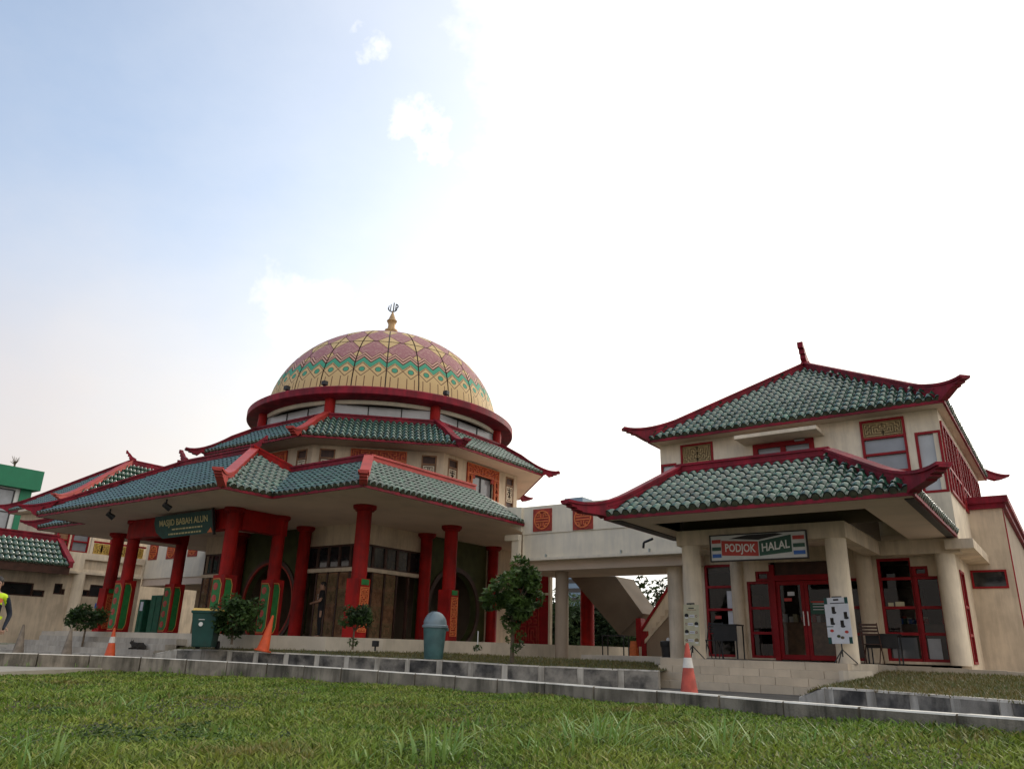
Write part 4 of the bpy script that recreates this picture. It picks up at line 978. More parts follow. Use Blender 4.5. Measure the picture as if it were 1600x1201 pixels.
# ================================================================== BRIDGES
def medallion(parent, f, a, b, s):
    p = MB().lbox(f, a-s/2, a+s/2, b-s/2, b+s/2, 0, .03).build('medallion', 'carved_red', parent)
    m_ = MB(); R0 = s*.40; n = 28
    for i in range(n):
        t0_, t1_ = 2*math.pi*i/n, 2*math.pi*(i+1)/n
        P = [(a+r*math.cos(t_), b+r*math.sin(t_)) for t_ in (t0_, t1_) for r in (R0-.018, R0+.018)]
        m_.quad(f.p(*P[0], .05), f.p(*P[1], .05), f.p(*P[3], .05), f.p(*P[2], .05)); m_.quad(f.p(*P[1], .03), f.p(*P[3], .03), f.p(*P[3], .05), f.p(*P[1], .05)); m_.quad(f.p(*P[0], .03), f.p(*P[2], .03), f.p(*P[2], .05), f.p(*P[0], .05))
    w = .016; k = s/.7
    bars = [(-.24, .24, .045), (-.24, .24, -.045)]
    for x0, x1, y in bars: m_.lbox(f, a+x0*k, a+x1*k, b+y*k-w, b+y*k+w, .031, .048)
    for sx in (-1, 1):
        for sy in (-1, 1):
            A = lambda x: a+sx*x*k
            B = lambda y: b+sy*y*k
            for (x0, x1, y0, y1) in ((.03, .06, .08, .23), (.03, .13, .20, .23), (.10, .13, .13, .20), (.10, .21, .11, .14)):
                m_.lbox(f, min(A(x0), A(x1)), max(A(x0), A(x1)), min(B(y0), B(y1)), max(B(y0), B(y1)), .031, .049)
    m_.build('emblem', 'orange_fret', p); return p
BR = thing('footbridge', 'white walled footbridge with red round medallions joining the mosque to the shop pavilion', 'bridge', (-11.3, 21, .5))
bf = wallframe((-14.0, 20.2, 0), (1, 0, 0))
MB().lbox(bf, 0, 4.75, 4.21, 5.08, -.16, 0).build('parapet', 'white_wall', BR); MB().lbox(bf, 0, 5.6, 3.46, 4.21, -.2, -.03).build('girder', 'white_wall', BR)
MB().lbox(bf, -.4, 5.75, 3.38, 3.46, -3.0, .06).build('deck_slab', 'white_wall', BR); MB().lbox(bf, -.4, 5.7, 3.1, 3.38, -2.7, -.3).build('beam', 'soffit', BR)
MB().box(-14.0, -8.4, 22.9, 23.05, 3.46, 5.05).build('parapet', 'white_wall', BR)
for px in (848, 911): q = ony(px, 812 if px < 900 else 809, 20.2); medallion(BR, bf, q.x+14.0, q.z, .70)
# parapet end climbing the mosque roof verge
f_ = [V(-16.75, 20.2, 5.55), V(-14.0, 20.2, 4.3), V(-14.0, 20.2, 5.08), V(-14.6, 20.2, 5.12), V(-15.4, 20.2, 5.5), V(-16.75, 20.2, 6.15)]
MB().prism(f_, V(0, 1, 0), .16).build('parapet', 'white_wall', BR)
MB().box(-14.55, -14.02, 20.0, 20.2, 4.02, 4.2).build('ledge', 'white_wall', BR); MB().box(-14.3, -14.03, 20.05, 20.2, 3.38, 4.02).build('pier', 'white_wall', BR)
for (x, y, r, mn) in ((-13.0, 21.0, .21, 'brown_wall'), (-9.2, 21.0, .22, 'beige')): column(BR, x, y, .5, 3.1, r, mn, False)
for a in (.9, 3.5, 4.4): MB().lbox(bf, a, a+.03, 3.46, 3.56, -.03, .05).build('pipe', 'valley_metal', BR)
# wing door screen and red column behind the bridge
WG = thing('side_door_screen', 'tall red carved door screen with beige frame standing under the footbridge', 'door', (-15.9, 24.0, .6))
wf = wallframe((-16.9, 24.0, .6), (1, 0, 0)); MB().lbox(wf, 0, 1.5, 0, 2.9, -.08, 0).build('panel', 'frame_red', WG); fret_mb(wf, .1, 1.1, .1, 1.9, 8, 14, 55, .04, 0, .04).build('fretwork', 'carved_red', WG)
MB().lbox(wf, 1.5, 1.58, 0, 2.9, -.1, .05).lbox(wf, 0, 1.5, 2.02, 2.1, -.02, .05).build('frame', 'beige_pale', WG)
q = ony(918, 1022, 27.0)
RC = thing('round_column', 'single red round column standing behind the footbridge before dark bushes', 'column', (q.x, 27, .5)); column(RC, q.x, 27, .5, 3.9, .27)

# left bridge
BL_ = thing('left_footbridge', 'white wall of the left footbridge with red medallions seen between porch columns', 'bridge', (-33.5, 20.3, .5))
lf = wallframe((-36.0, 20.2, 0), (1, 0, 0)); MB().lbox(lf, 0, 6.5, 3.42, 5.2, -.2, 0).build('parapet', 'white_wall', BL_); MB().lbox(lf, 0, 6.5, 3.1, 3.42, -3, -.05).build('deck_slab', 'soffit', BL_)
for px, py in ((240, 866), (268, 864), (302, 860)): q = ony(px, py-2, 20.2); medallion(BL_, lf, q.x+36, q.z+.05, .72)
MB().box(-36, -29, 23.2, 23.4, .5, 3.2).build('rear_wall', 'brown_wall', BL_)
q = ony(246, 950, 23.2); MB().box(q.x-.55, q.x+.5, 23.12, 23.2, .6, 2.75).build('door', 'wood_dark', BL_)
for i, (x, w_, h_) in enumerate(((-29.3, .42, 1.35), (-28.7, .8, 1.5))):
    q = ony(219+i*22, 990, 17.9); L_ = thing('metal_locker', ('narrow' if i == 0 else 'wide')+' green metal locker standing on the mosque terrace behind the porch', 'locker', (q.x, 17.9, TZ))
    MB().box(q.x-w_/2, q.x+w_/2, 17.75, 18.15, TZ+.05, TZ+h_).build('body', 'locker_green', L_, bevel=.01)
    for k in range(2): MB().box(q.x-w_/2+.03+k*w_/2, q.x-.03+k*w_/2, 17.735, 17.75, TZ+.1, TZ+h_-.05).build('door', 'locker_green', L_)
    if i == 0: MB().box(q.x-.05, q.x+.15, 17.72, 17.733, TZ+.9, TZ+1.25).build('notice', 'poster_white', L_)

# ================================================================== SIDE PAVILION (far left)
LP = thing('side_pavilion', 'beige side pavilion at far left with gold balcony lattice and small green canopy roof', 'building', (-38, 18, .5))
pf = wallframe((-36.0, 11.0, .45), (0, 1, 0))
yy_ = lambda px, py: onx(px, py, -36.0).y-11.0
zz_ = lambda px, py: onx(px, py, -36.0).z-.45
w1 = (yy_(-45, 920), yy_(52, 920), zz_(30, 930), zz_(30, 909)); w2 = (yy_(84, 920), yy_(97, 920), zz_(90, 928), zz_(90, 911)); w3 = (yy_(139, 925), yy_(190, 925), zz_(160, 933), zz_(160, 914))
s1_ = (w1[1], w1[1]+.48, w1[2], w1[2]+.28); s2_ = (w2[1], w2[1]+.14, w2[2], w2[2]+.24); s3_ = (w3[0]-.36, w3[0], w3[2], w3[2]+.28)
wm = MB(); wall_open(wm, pf, 9.2, 2.98, [w1, w2, w3, s1_, s2_, s3_], .2); wm.build('wall', 'beige', LP)
for o_ in (w1, w2, w3, s1_, s2_, s3_): window(LP, pf, *o_, (), (), .05, -.12, .08, 'wood_dark', 'glass_dark')
column(LP, -35.98, 17.3, .45, 3.4, .26, 'beige_pale', False)
for (px, py, mn) in ((152, 946, 'sign_blue'), (166, 947, 'sign_green')): MB().lbox(pf, yy_(px-4, py), yy_(px+4, py), zz_(px, py+4), zz_(px, py-4), 0, .02).build('notice', mn, LP)
MB().box(-37.6, -35.75, 16.55, 20.15, 3.4, 3.5).build('floor_slab', 'beige_pale', LP)
bp = wallframe((-35.85, 16.6, 3.5), (0, 1, 0)); wm = MB(); wall_open(wm, bp, 3.55, .82, [(.75, 3.5, .12, .55)], .15); wm.build('parapet', 'beige_pale', LP); MB().lbox(bp, .7, 3.5, .1, .6, -.16, -.1).build('recess', 'beige', LP)
for i, (a0, a1) in enumerate(((1.05, 1.75), (1.78, 2.6), (2.63, 3.4))):
    o_ = MB().lbox(bp, a0, a1, .84, 1.3, -.1, -.07).build('balcony_panel', 'wood', LP); fret_mb(bp, a0, a1, .84, 1.3, 9, 6, 70+i, .035, -.07, -.03).build('fretwork', 'gold_bright', o_)
rl = MB().lbox(bp, 1.0, 3.5, 1.32, 1.4, -.12, -.02); rl.lbox(bp, 1.76, 1.82, .83, 1.75, -.125, -.015); rl.lbox(bp, 1.0, 3.5, 1.72, 1.8, -.12, -.02); rl.build('railing', 'frame_red', LP)
MB().lbox(bp, .88, .98, .82, 1.9, -.12, 0).build('post', 'beige_pale', LP)
for i, (a0, a1) in enumerate(((-.55, -.02), (.1, .86))): window(LP, bp, a0, a1, .83, 1.75, (1.3,), (), .06, -.3, .1, 'frame_red', 'glass_grey' if i else 'wood')
# upper block
sideX = -38.45
MB().box(-43.3, sideX, 17.3, 27, .45, 6.58).build('wall', 'beige', LP)
ua = wallframe((-43.3, 17.29, 0), (1, 0, 0))
q0, q1 = ony(86, 838, 17.29), ony(112, 815, 17.29); window(LP, ua, q0.x+43.3, q1.x+43.3, q0.z, q1.z, (), (), .07, 0, .06, 'wood', 'wood_dark')
q0, q1 = ony(35, 799, 16.9), ony(82, 790, 16.9); MB().box(q0.x, q1.x+.2, 16.7, 17.3, q0.z-.05, q0.z+.05).build('canopy', 'beige_pale', LP)
LFL, LFR, LBR, LBL = V(-43.65, 16.8, 6.74), V(-38.05, 16.8, 6.74), V(-38.05, 27.5, 6.74), V(-43.65, 27.5, 6.74)
ap = ony(205, 722, 20.4); LA1 = V(ap.x, 20.4, ap.z-.1); LA2 = V(ap.x, 24.5, ap.z-.1)
lb = body(LP, [(LFL, LFR, LA1), (LFR, LBR, LA2, LA1), (LBR, LBL, LA2), (LBL, LFL, LA1, LA2)])
fascia(lb, [(-43.63, 27.5), (-43.63, 16.82), (-38.07, 16.82), (-38.07, 27.5)], 6.59, 6.735); MB().box(-43.6, -38.1, 16.85, 27.5, 6.6, 6.63).build('soffit', 'soffit', lb)
r5 = Roof(lb); r5.face(LFL, LFR, LA1, LA1); r5.face(LFR, LBR, LA1, LA2); r5.finish(0, 0)
hip(lb, LA1, LFL, ext=.7, rise=.25); hip(lb, LA1, LFR, ext=.6, rise=.25, matn='ridge_lit'); hip(lb, LA2, LBR); ridge(lb, LA1, LA2); horn(lb, LA1+V(0, 0, .2), (-.6, -1, 0), .9)
# small canopy roof facing right
e1 = onx(109, 889, -35.1); rt = onx(95, 840, -36.0)
SE0, SE1, ST0, ST1 = V(-35.1, 9.5, e1.z+.12), V(-35.1, e1.y, e1.z+.12), V(-36.15, 9.5, rt.z-.15), V(-36.15, rt.y, rt.z-.15)
sb = body(LP, [(SE0, SE1, ST1, ST0), (SE1, V(-37.4, e1.y, ST1.z), ST1), (ST0, ST1, V(-37.4, ST1.y, ST1.z), V(-37.4, 9.5, ST1.z))]); r6 = Roof(sb); r6.face(SE0, SE1, ST0, ST1); r6.finish(0, 0)
fascia(sb, [(-35.12, 9.5), (-35.12, e1.y)], SE0.z-.35, SE0.z-.01, matn='wood_dark'); MB().box(-36.0, -35.15, 9.5, e1.y, SE0.z-.3, SE0.z-.26).build('soffit', 'wood_dark', sb)
ridge(sb, ST0, ST1, h=.22); slope_ridge(sb, ST1, SE1+V(.05, 0, 0), h=.16, w=.2)
MB().box(-37.4, -36.0, 9.5, 17.0, 3.4, SE0.z).build('wall', 'beige', LP)

# ================================================================== BACKGROUND
GB = thing('office_building', 'white modern office block with bright green flat roof edge behind the left pavilion', 'building', (-62, 16, 0))
c0_, c1_ = onx(70, 737, -56.0), onx(62, 768, -56.3); yb = c0_.y
MB().box(-66, -56.0, yb-22, yb, c1_.z, c0_.z).build('roof_edge', 'office_green', GB)
MB().box(-66, -56.6, yb-22, yb-1.0, 0, c1_.z).build('wall', 'office_white', GB)
MB().box(-60, -56.5, yb-1.0, yb-.3, 4, c1_.z).build('column', 'office_green', GB)
gbf = wallframe((-56.58, yb-22, 0), (0, 1, 0))
window(GB, gbf, 18.3, 20.7, c1_.z-3.2, c1_.z-.1, (c1_.z-1.6,), (19.5,), .08, -.02, .06, 'steel_dark', 'glass_grey'); window(GB, gbf, 18.0, 20.7, c1_.z-6.6, c1_.z-3.9, (c1_.z-5.2,), (19.4,), .08, -.02, .06, 'steel_dark', 'glass_grey')
# far towers
for i, (px, w_, top, lab) in enumerate(((905, 34, 780, 'pale blue glass tower far away seen under the footbridge'), (945, 26, 800, 'second blue grey tower block far away right of the pale one'))):
    D = 320 + 40*i; q = ond(px, 1000, D); r_ = ond(px, top, D); hw = w_/2*D/1250
    T_ = thing('tower_block', lab, 'building', (q.x, q.y, 0)); MB().box(q.x-hw, q.x+hw, q.y-hw, q.y+hw, 0, r_.z).build('body', 'tower_blue', T_)
    f = wallframe((q.x-hw, q.y-hw-.02, 0), (1, 0, 0)); f2 = wallframe((q.x+hw+.02, q.y-hw, 0), (0, 1, 0))
    for k in range(12):
        for ff in (f, f2): MB().lbox(ff, .3, hw*2-.3, 8+k*3.6, 9.6+k*3.6, 0, .15).build('window_strip', 'glass_dark', T_)
# garden wall with red cap and low white wall
q = ony(1055, 950, 27.5); MB_ = MB().box(-10.9, -9.6, 27.4, 27.6, .4, 3.15)
GWt = thing('garden_wall', 'beige wall with red capping behind the outdoor staircase', 'wall', (-10, 27.5, .4)); MB_.build('wall', 'beige', GWt); MB().box(-11.0, -9.5, 27.35, 27.65, 3.15, 3.3).build('capping', 'frame_red', GWt)
lw_ = MB().box(-22, -11.2, 33.0, 33.2, .1, .78); o_ = lw_.build('low_wall', 'white_plastic'); tag(o_, 'long low white wall in front of the dark bushes beneath the footbridge', 'wall')

# outdoor staircase under the bridge
STR = thing('outdoor_staircase', 'beige concrete staircase with red topped balustrade under the footbridge', 'staircase', (-10.9, 24.5, .5))
Y0 = 24.2
P = lambda px, py, Y=Y0: ony(px, py, Y)
a, b = P(965, 995), P(1014, 930); c = P(1062, 905); zf = .55
n = 12; base = P(985, 1015); top = P(1060, 912)
for k in range(11):
    x = base.x + (top.x-base.x)*k/11; x2 = base.x + (top.x-base.x)*(k+1)/11; z = .55 + (top.z-.75)*(k+1)/11
    MB().box(x, x2+.02, Y0+.3, Y0+1.5, .5, z).build('step', 'beige', STR)
poly = [V(a.x, Y0+1.6, zf), V(top.x, Y0+1.6, zf), V(top.x, Y0+1.6, top.z+.7), V(a.x+.1, Y0+1.6, a.z+.05)]
MB().prism([V(a.x, Y0+1.75, zf), V(top.x+.3, Y0+1.75, zf), V(top.x+.3, Y0+1.75, 3.3), V(b.x, Y0+1.75, b.z+.35), V(a.x, Y0+1.75, a.z+.1)], V(0, 1, 0), .15).build('balustrade', 'beige_pale', STR)
MB().prism([V(a.x, Y0+1.75, a.z+.1), V(b.x, Y0+1.75, b.z+.35), V(b.x, Y0+1.75, b.z+.50), V(a.x, Y0+1.75, a.z+.25)], V(0, 1, 0), .24).build('handrail', 'frame_red', STR)
g0, g1 = P(1005, 990), P(1066, 935); MB().prism([V(g0.x, Y0+.2, zf), V(g1.x, Y0+.2, zf), V(g1.x, Y0+.2, g1.z), V(g0.x, Y0+.2, g0.z-.3)], V(0, 1, 0), .15).build('balustrade', 'brown_wall', STR)
MB().prism([V(g0.x, Y0+.2, g0.z-.3), V(g1.x, Y0+.2, g1.z), V(g1.x, Y0+.2, g1.z+.12), V(g0.x, Y0+.2, g0.z-.18)], V(0, 1, 0), .22).build('handrail', 'beige_pale', STR)
MB().box(g0.x-.12, g0.x+.05, Y0+.1, Y0+.3, zf, g0.z+.1).build('newel_post', 'frame_red', STR)
# upper flight, rising to the left
MB().prism([V(*(lambda q: (q.x, 26.6, q.z))(P(px, py, 25.9))) for px, py in ((890, 900), (968, 992), (1004, 958), (962, 900))], V(0, 1, 0), 1.4).build('upper_flight', 'shade_brown', STR)
MB().box(P(964, 1000).x-.08, P(964, 1000).x+.12, Y0+1.6, Y0+1.95, zf, P(964, 962).z).build('newel_post', 'frame_red', STR)

# ================================================================== VEGETATION
def leaves(name, clumps, n, size, matn, parent, flat=.6):
    C_ = np.array([[*c[:3]] for c in clumps]); Rr = np.array([c[3] for c in clumps]); wts = Rr**2; wts = wts/wts.sum()
    k = rng.choice(len(clumps), n, p=wts); d = rng.normal(size=(n, 3)); d /= np.linalg.norm(d, axis=1)[:, None]
    rad = Rr[k]*rng.uniform(.35, 1.0, n)**.5; c = C_[k] + d*rad[:, None]*np.array([1, 1, .85])
    ax = rng.normal(size=(n, 3)); ax[:, 2] = ax[:, 2]*.5 - .25; ax += d*.7; ax /= np.linalg.norm(ax, axis=1)[:, None]
    sd_ = np.cross(ax, rng.normal(size=(n, 3)) + np.array([0, 0, 1.5])); sd_ /= np.linalg.norm(sd_, axis=1)[:, None]
    s = size*rng.uniform(.6, 1.35, n)[:, None]; nn = np.cross(ax, sd_)
    p0 = c - ax*s*.5; p1 = c + sd_*s*.2 + nn*s*.05; p2 = c + ax*s*.5; p3 = c - sd_*s*.2 + nn*s*.05
    P_ = np.stack([p0, p1, p2, p3], 1).reshape(-1, 3); I = np.arange(n)[:, None]*4
    F = np.concatenate([I+np.array([[0, 1, 2]]), I+np.array([[0, 2, 3]])], 0)
    me = bpy.data.meshes.new(name); me.vertices.add(len(P_)); me.vertices.foreach_set('co', P_.ravel()); nf = len(F)
    me.loops.add(nf*3); me.loops.foreach_set('vertex_index', F.astype(np.int32).ravel()); me.polygons.add(nf)
    me.polygons.foreach_set('loop_start', np.arange(nf, dtype=np.int32)*3); me.polygons.foreach_set('loop_total', np.full(nf, 3, np.int32))
    me.materials.append(MATS[matn]); me.update(calc_edges=True); return link(name, me, parent)
def plant(name, label, cat, base, h, rx, rz, nclump, nleaf, size, matn, trunk_r=.035, bare=.45, group=None, seed=1, stems=3, crz=None):
    r = random.Random(seed); b = Vector(base); T_ = thing(name, label, cat, b, group)
    cz = b.z + h - rz; mb = MB(); cl = []
    for i in range(nclump):
        while True:
            q = V(r.uniform(-1, 1), r.uniform(-1, 1), r.uniform(-1, 1))
            if q.length < 1: break
        cl.append((b.x+q.x*rx*.8, b.y+q.y*rx*.8, cz+q.z*rz*.8, rx*r.uniform(.24, .42)))
    fork = b + V(0, 0, h*bare); mb.tube(b - V(0, 0, .05), fork, trunk_r, trunk_r*.75, 8)
    for i in range(stems*3):
        c_ = cl[i % len(cl)]; m_ = fork.lerp(V(*c_[:3]), .5) + V(r.uniform(-.05, .05), r.uniform(-.05, .05), .03)
        mb.tube(fork, m_, trunk_r*.5, trunk_r*.35, 6); mb.tube(m_, V(*c_[:3]), trunk_r*.35, trunk_r*.12, 5)
    mb.build('trunk', 'bark', T_, True); leaves('crown', cl, nleaf, size, matn, T_); return T_
b_ = ond(800, 1031, 17.6)
TR = plant('tree', 'leafy young tree with dense rounded crown in front of the footbridge', 'tree', b_, 2.32, .70, .86, 28, 3800, .15, 'leaf_mid', .05, .33, seed=3)
# vines on the lower trunk
leaves('crown', [(b_.x+random.uniform(-.15, .2), b_.y+random.uniform(-.1, .1), b_.z+.25+.09*i, .12) for i in range(9)], 420, .09, 'leaf_mid', TR)
b_ = ond(551, 1011, 18.8); plant('shrub', 'small citrus shrub on a thin stem beside the mosque corner column', 'shrub', b_, 1.0, .42, .34, 22, 1500, .10, 'leaf_dark', .025, .35, seed=5)
leaves('crown', [(b_.x, b_.y, b_.z+.12, .12)], 70, .08, 'leaf_mid', col.objects[-3] if False else bpy.data.objects['shrub'])
b_ = ond(362, 1003, 20.6); plant('shrub', 'broad dark shrub behind the green wheeled bin', 'shrub', b_, 1.2, .64, .56, 24, 2200, .13, 'leaf_dark', .03, .12, seed=8)
b_ = ond(130, 1000, 26.2); plant('shrub', 'low dark shrub by the left pavilion wall beyond the steps', 'shrub', V(b_.x, b_.y, .55), 1.15, .62, .36, 20, 1300, .14, 'leaf_dark', .03, .5, seed=9)
b_ = ond(746, 1016, 18.2); SPL = thing('sapling', 'tiny staked sapling in the bed left of the young tree', 'plant', b_); MB().tube(b_, b_+V(0, 0, .42), .012).build('stake', 'white_plastic', SPL); leaves('crown', [(b_.x, b_.y, b_.z+.06, .1)], 70, .07, 'leaf_dark', SPL)
# hedge and trees behind the bridge
for i, (px, D, h, r_) in enumerate(((850, 44, 3.2, 2.0), (885, 43, 3.9, 2.2), (925, 44, 3.8, 2.2), (965, 43, 3.4, 2.1), (1000, 45, 3.0, 2.0), (815, 47, 3.4, 2.2))):
    q = ond(px, 1010, D); B_ = thing('bush', ['broad dark bush leftmost under the bridge', 'tall dark bush left of the red round column', 'tall dark bush right of the red round column', 'dark bush beside the staircase', 'dark bush hidden partly by the staircase', 'dark bush seen left of the grey bridge column'][i], 'bush', (q.x, q.y, 0), 'bushes beyond the footbridge')
    cl = [(q.x+random.uniform(-1, 1)*r_*.8, q.y+random.uniform(-1, 1)*r_*.6, random.uniform(.2, h-.5), random.uniform(.4, .8)) for _ in range(48)]
    MB().tube((q.x, q.y, -.1), (q.x, q.y, h*.6), .12, .06, 7).build('trunk', 'bark', B_); leaves('crown', cl, 5200, .26, 'leaf_far', B_)
for i, (px, D, zt) in enumerate(((1030, 34, 903), (1058, 36, 900))):
    q = ond(px, 1010, D); t_ = ond(px, zt, D); B_ = thing('tree', ('left' if i == 0 else 'right')+' of two dark trees peeking over the garden wall', 'tree', (q.x, q.y, 0))
    MB().tube((q.x, q.y, -.1), (q.x, q.y, t_.z-.6), .12, .06, 7).build('trunk', 'bark', B_); leaves('crown', [(q.x+random.uniform(-.8, .8), q.y+random.uniform(-.6, .6), t_.z-random.uniform(.2, 1.3), .38) for _ in range(14)], 650, .22, 'leaf_far', B_)
q = onx(24, 722, -57.5); q.z = c0_.z; PT = thing('roof_plant', 'small spiky plant on the green roof edge', 'plant', q); lv = MB()
for i in range(22): t_ = random.uniform(0, 6.28); lv.tube(q+V(0, 0, .4), q+V(.35*math.cos(t_)*random.random(), .35*math.sin(t_)*random.random(), random.uniform(.5, 1.0)), .03, .006, 4)
lv.tube(q, q+V(0, 0, .5), .08, .06, 6); lv.build('leaves', 'bark', PT)

# ---- grass
from mathutils.bvhtree import BVHTree
def blades_mesh(name, P0, H, Wd, tone, matn='grass', lean=.5, parent=None):
    n = len(P0); a = rng.uniform(0, 2*math.pi, n); sdv = np.c_[np.cos(a), np.sin(a), np.zeros(n)]; b = rng.uniform(0, 2*math.pi, n)
    ln = np.c_[np.cos(b), np.sin(b), np.zeros(n)]*(H*rng.uniform(.1, lean*2, n))[:, None]; up_ = np.c_[np.zeros(n), np.zeros(n), H]
    w = Wd[:, None]; V0 = P0 - sdv*w; V1 = P0 + sdv*w; m_ = P0 + up_*.55 + ln*.35; V2 = m_ + sdv*w*.8; V3 = m_ - sdv*w*.8; V4 = P0 + up_ + ln
    P_ = np.stack([V0, V1, V2, V3, V4], 1).reshape(-1, 3); I = (np.arange(n)*5)[:, None]
    F = np.stack([I+np.array([[0, 1, 2]]), I+np.array([[0, 2, 3]]), I+np.array([[3, 2, 4]])], 1).reshape(-1, 3)
    me = bpy.data.meshes.new(name); me.vertices.add(len(P_)); me.vertices.foreach_set('co', P_.ravel()); nf = len(F)
    me.loops.add(nf*3); me.loops.foreach_set('vertex_index', F.astype(np.int32).ravel()); me.polygons.add(nf)
    me.polygons.foreach_set('loop_start', np.arange(nf, dtype=np.int32)*3); me.polygons.foreach_set('loop_total', np.full(nf, 3, np.int32))
    at_ = me.attributes.new('tone', 'FLOAT', 'POINT'); at_.data.foreach_set('value', np.repeat(tone, 5).astype(np.float32))
    me.materials.append(MATS[matn]); me.update(calc_edges=True); o = link(name, me, parent); o['kind'] = 'stuff'; return o
def drop(obj, xy, off=0):
    me = obj.data; bv = BVHTree.FromPolygons([v.co.copy() for v in me.vertices], [tuple(p.vertices) for p in me.polygons]); out = []
    for x, y in xy:
        h = bv.ray_cast(V(x, y, 5), V(0, 0, -1))[0]
        if h is not None: out.append((x, y, h.z+off))
    return np.array(out)
N = 330000; az_r = math.radians(35.8) + rng.uniform(-math.radians(50), math.radians(50), N)
Dd = (rng.uniform(2.6**.45, 23**.45, N))**(1/.45)
xy = np.c_[-np.sin(az_r)*Dd, np.cos(az_r)*Dd]; G = drop(lawn, xy)
from mathutils.geometry import intersect_point_quad_2d as ipq
G = np.array([g_ for g_ in G if not (g_[0] < -10 and ipq(Vector(g_[:2]), *[Vector(p) for p in PATH]))])
dd = np.hypot(G[:, 0], G[:, 1]); n = len(G)
pat = np.sin(G[:, 0]*1.7+.6)*np.sin(G[:, 1]*1.3)+.6*np.sin(G[:, 0]*3.1+G[:, 1]*2.2)
Hh_ = rng.uniform(.015, .06, n)*(1+.5*pat.clip(-1, 1)); Wd_ = .0042*(1+dd/7)*rng.uniform(.6, 1.6, n)
tag(blades_mesh('lawn_grass', G, Hh_, Wd_, rng.uniform(0, 1, n), 'grass', .95), 'short uneven green grass of the foreground lawn', 'grass')
for nm, ob_, cnt, lab in (('bed_grass', bed1, 26000, 'thin dry grass in the planting bed before the mosque'), ('apron_grass', bed2, 22000, 'sparse yellowish grass in the bed before the shop pavilion')):
    bx = [v.co for v in ob_.data.vertices]; x0, x1 = min(v.x for v in bx), max(v.x for v in bx); y0, y1 = min(v.y for v in bx), max(v.y for v in bx)
    G2 = drop(ob_, np.c_[rng.uniform(x0, x1, cnt), rng.uniform(y0, y1, cnt)]); n = len(G2)
    tag(blades_mesh(nm, G2, rng.uniform(.02, .07, n), np.full(n, .008), rng.uniform(.2, 1.05, n), 'grass_dry'), lab, 'grass')
# weeds growing along the kerb foot and tall tufts
def tuft_pts(px, py): q = onz(px, py, .02); return q
tb = MB(); tufts = [(195, 1112, .30), (262, 1106, .26), (292, 1118, .22), (15, 1178, .3), (330, 1150, .18), (470, 1118, .14), (680, 1192, .40), (725, 1188, .25), (760, 1135, .22), (768, 1150, .2), (905, 1186, .42), (940, 1176, .45), (960, 1190, .4), (985, 1182, .3), (1085, 1180, .38), (1120, 1172, .42), (1150, 1186, .36), (1205, 1178, .30), (1265, 1192, .32), (1310, 1180, .36), (1345, 1192, .3), (1390, 1168, .26), (1560, 1186, .3), (1500, 1194, .3), (70, 1196, .25), (1010, 1150, .2), (1040, 1128, .2), (1175, 1128, .18), (820, 1196, .3), (560, 1196, .24), (1440, 1190, .22), (890, 1200, .34), (1130, 1198, .36), (30, 1203, .3)]
P_ = []; F_ = []; tn = []
def long_blade(q, h, w, dirx, bend):
    k = len(P_); seg = 5; sd_ = V(-dirx.y, dirx.x, 0); tone = random.uniform(0, .8)
    for i in range(seg+1):
        s = i/seg; c = q + dirx*(bend*h*s*s) + V(0, 0, h*(s-.42*bend*s*s)); ww = w*(1-s)**.6*(.6+.8*min(1, s*3)); P_.extend([c-sd_*ww, c+sd_*ww]); tn.extend([tone, tone])
    for i in range(seg): F_.append((k+2*i, k+2*i+1, k+2*i+3, k+2*i+2))
for (px, py, h) in tufts:
    q = tuft_pts(px, py)
    for i in range(int((12+h*60)*random.uniform(.5, 1.2))):
        a = random.uniform(0, 6.28); d = V(math.cos(a), math.sin(a), 0); o = q + d*random.uniform(0, .09)+V(random.gauss(0, .11), random.gauss(0, .11), -.02); long_blade(o, h*random.uniform(.45, 1.1), random.uniform(.004, .011), d, random.uniform(.1, 1.15))
for k in range(200):       # foot of the kerb
    i = random.randrange(10, len(kerb_s)-4); p = kerb_s[i]; d = (CAM-p); d.z = 0; d.normalize(); o = p + d*random.uniform(.02, .12); o.z = p.z-.30
    for _ in range(4): a = random.uniform(0, 6.28); long_blade(o+V(random.uniform(-.04, .04), random.uniform(-.04, .04), 0), random.uniform(.08, .2), .004, V(math.cos(a), math.sin(a), 0), random.uniform(.2, .9))
me = bpy.data.meshes.new('tall_grass'); me.from_pydata([tuple(p) for p in P_], [], F_); a_ = me.attributes.new('tone', 'FLOAT', 'POINT'); a_.data.foreach_set('value', np.array(tn, np.float32)); me.materials.append(MATS['grass_tall']); me.update()
o_ = link('tall_grass', me); o_['kind'] = 'stuff'; tag(o_, 'long arching grass tufts and weeds growing through the lawn', 'grass')
# low broadleaf weeds
wl = [(*tuft_pts(px, py), .14) for px, py in ((300, 1150), (390, 1165), (240, 1160), (180, 1150), (640, 1175), (1010, 1190), (60, 1120), (820, 1150), (1240, 1150))]
o_ = leaves('ground_weeds', [(x+random.uniform(-.2, .2), y+random.uniform(-.2, .2), z+.0, r) for x, y, z, r in wl for _ in range(4)], 2600, .045, 'leaf_mid', None); o_['kind'] = 'stuff'; tag(o_, 'low broadleaf weeds scattered among the lawn grass', 'weeds')

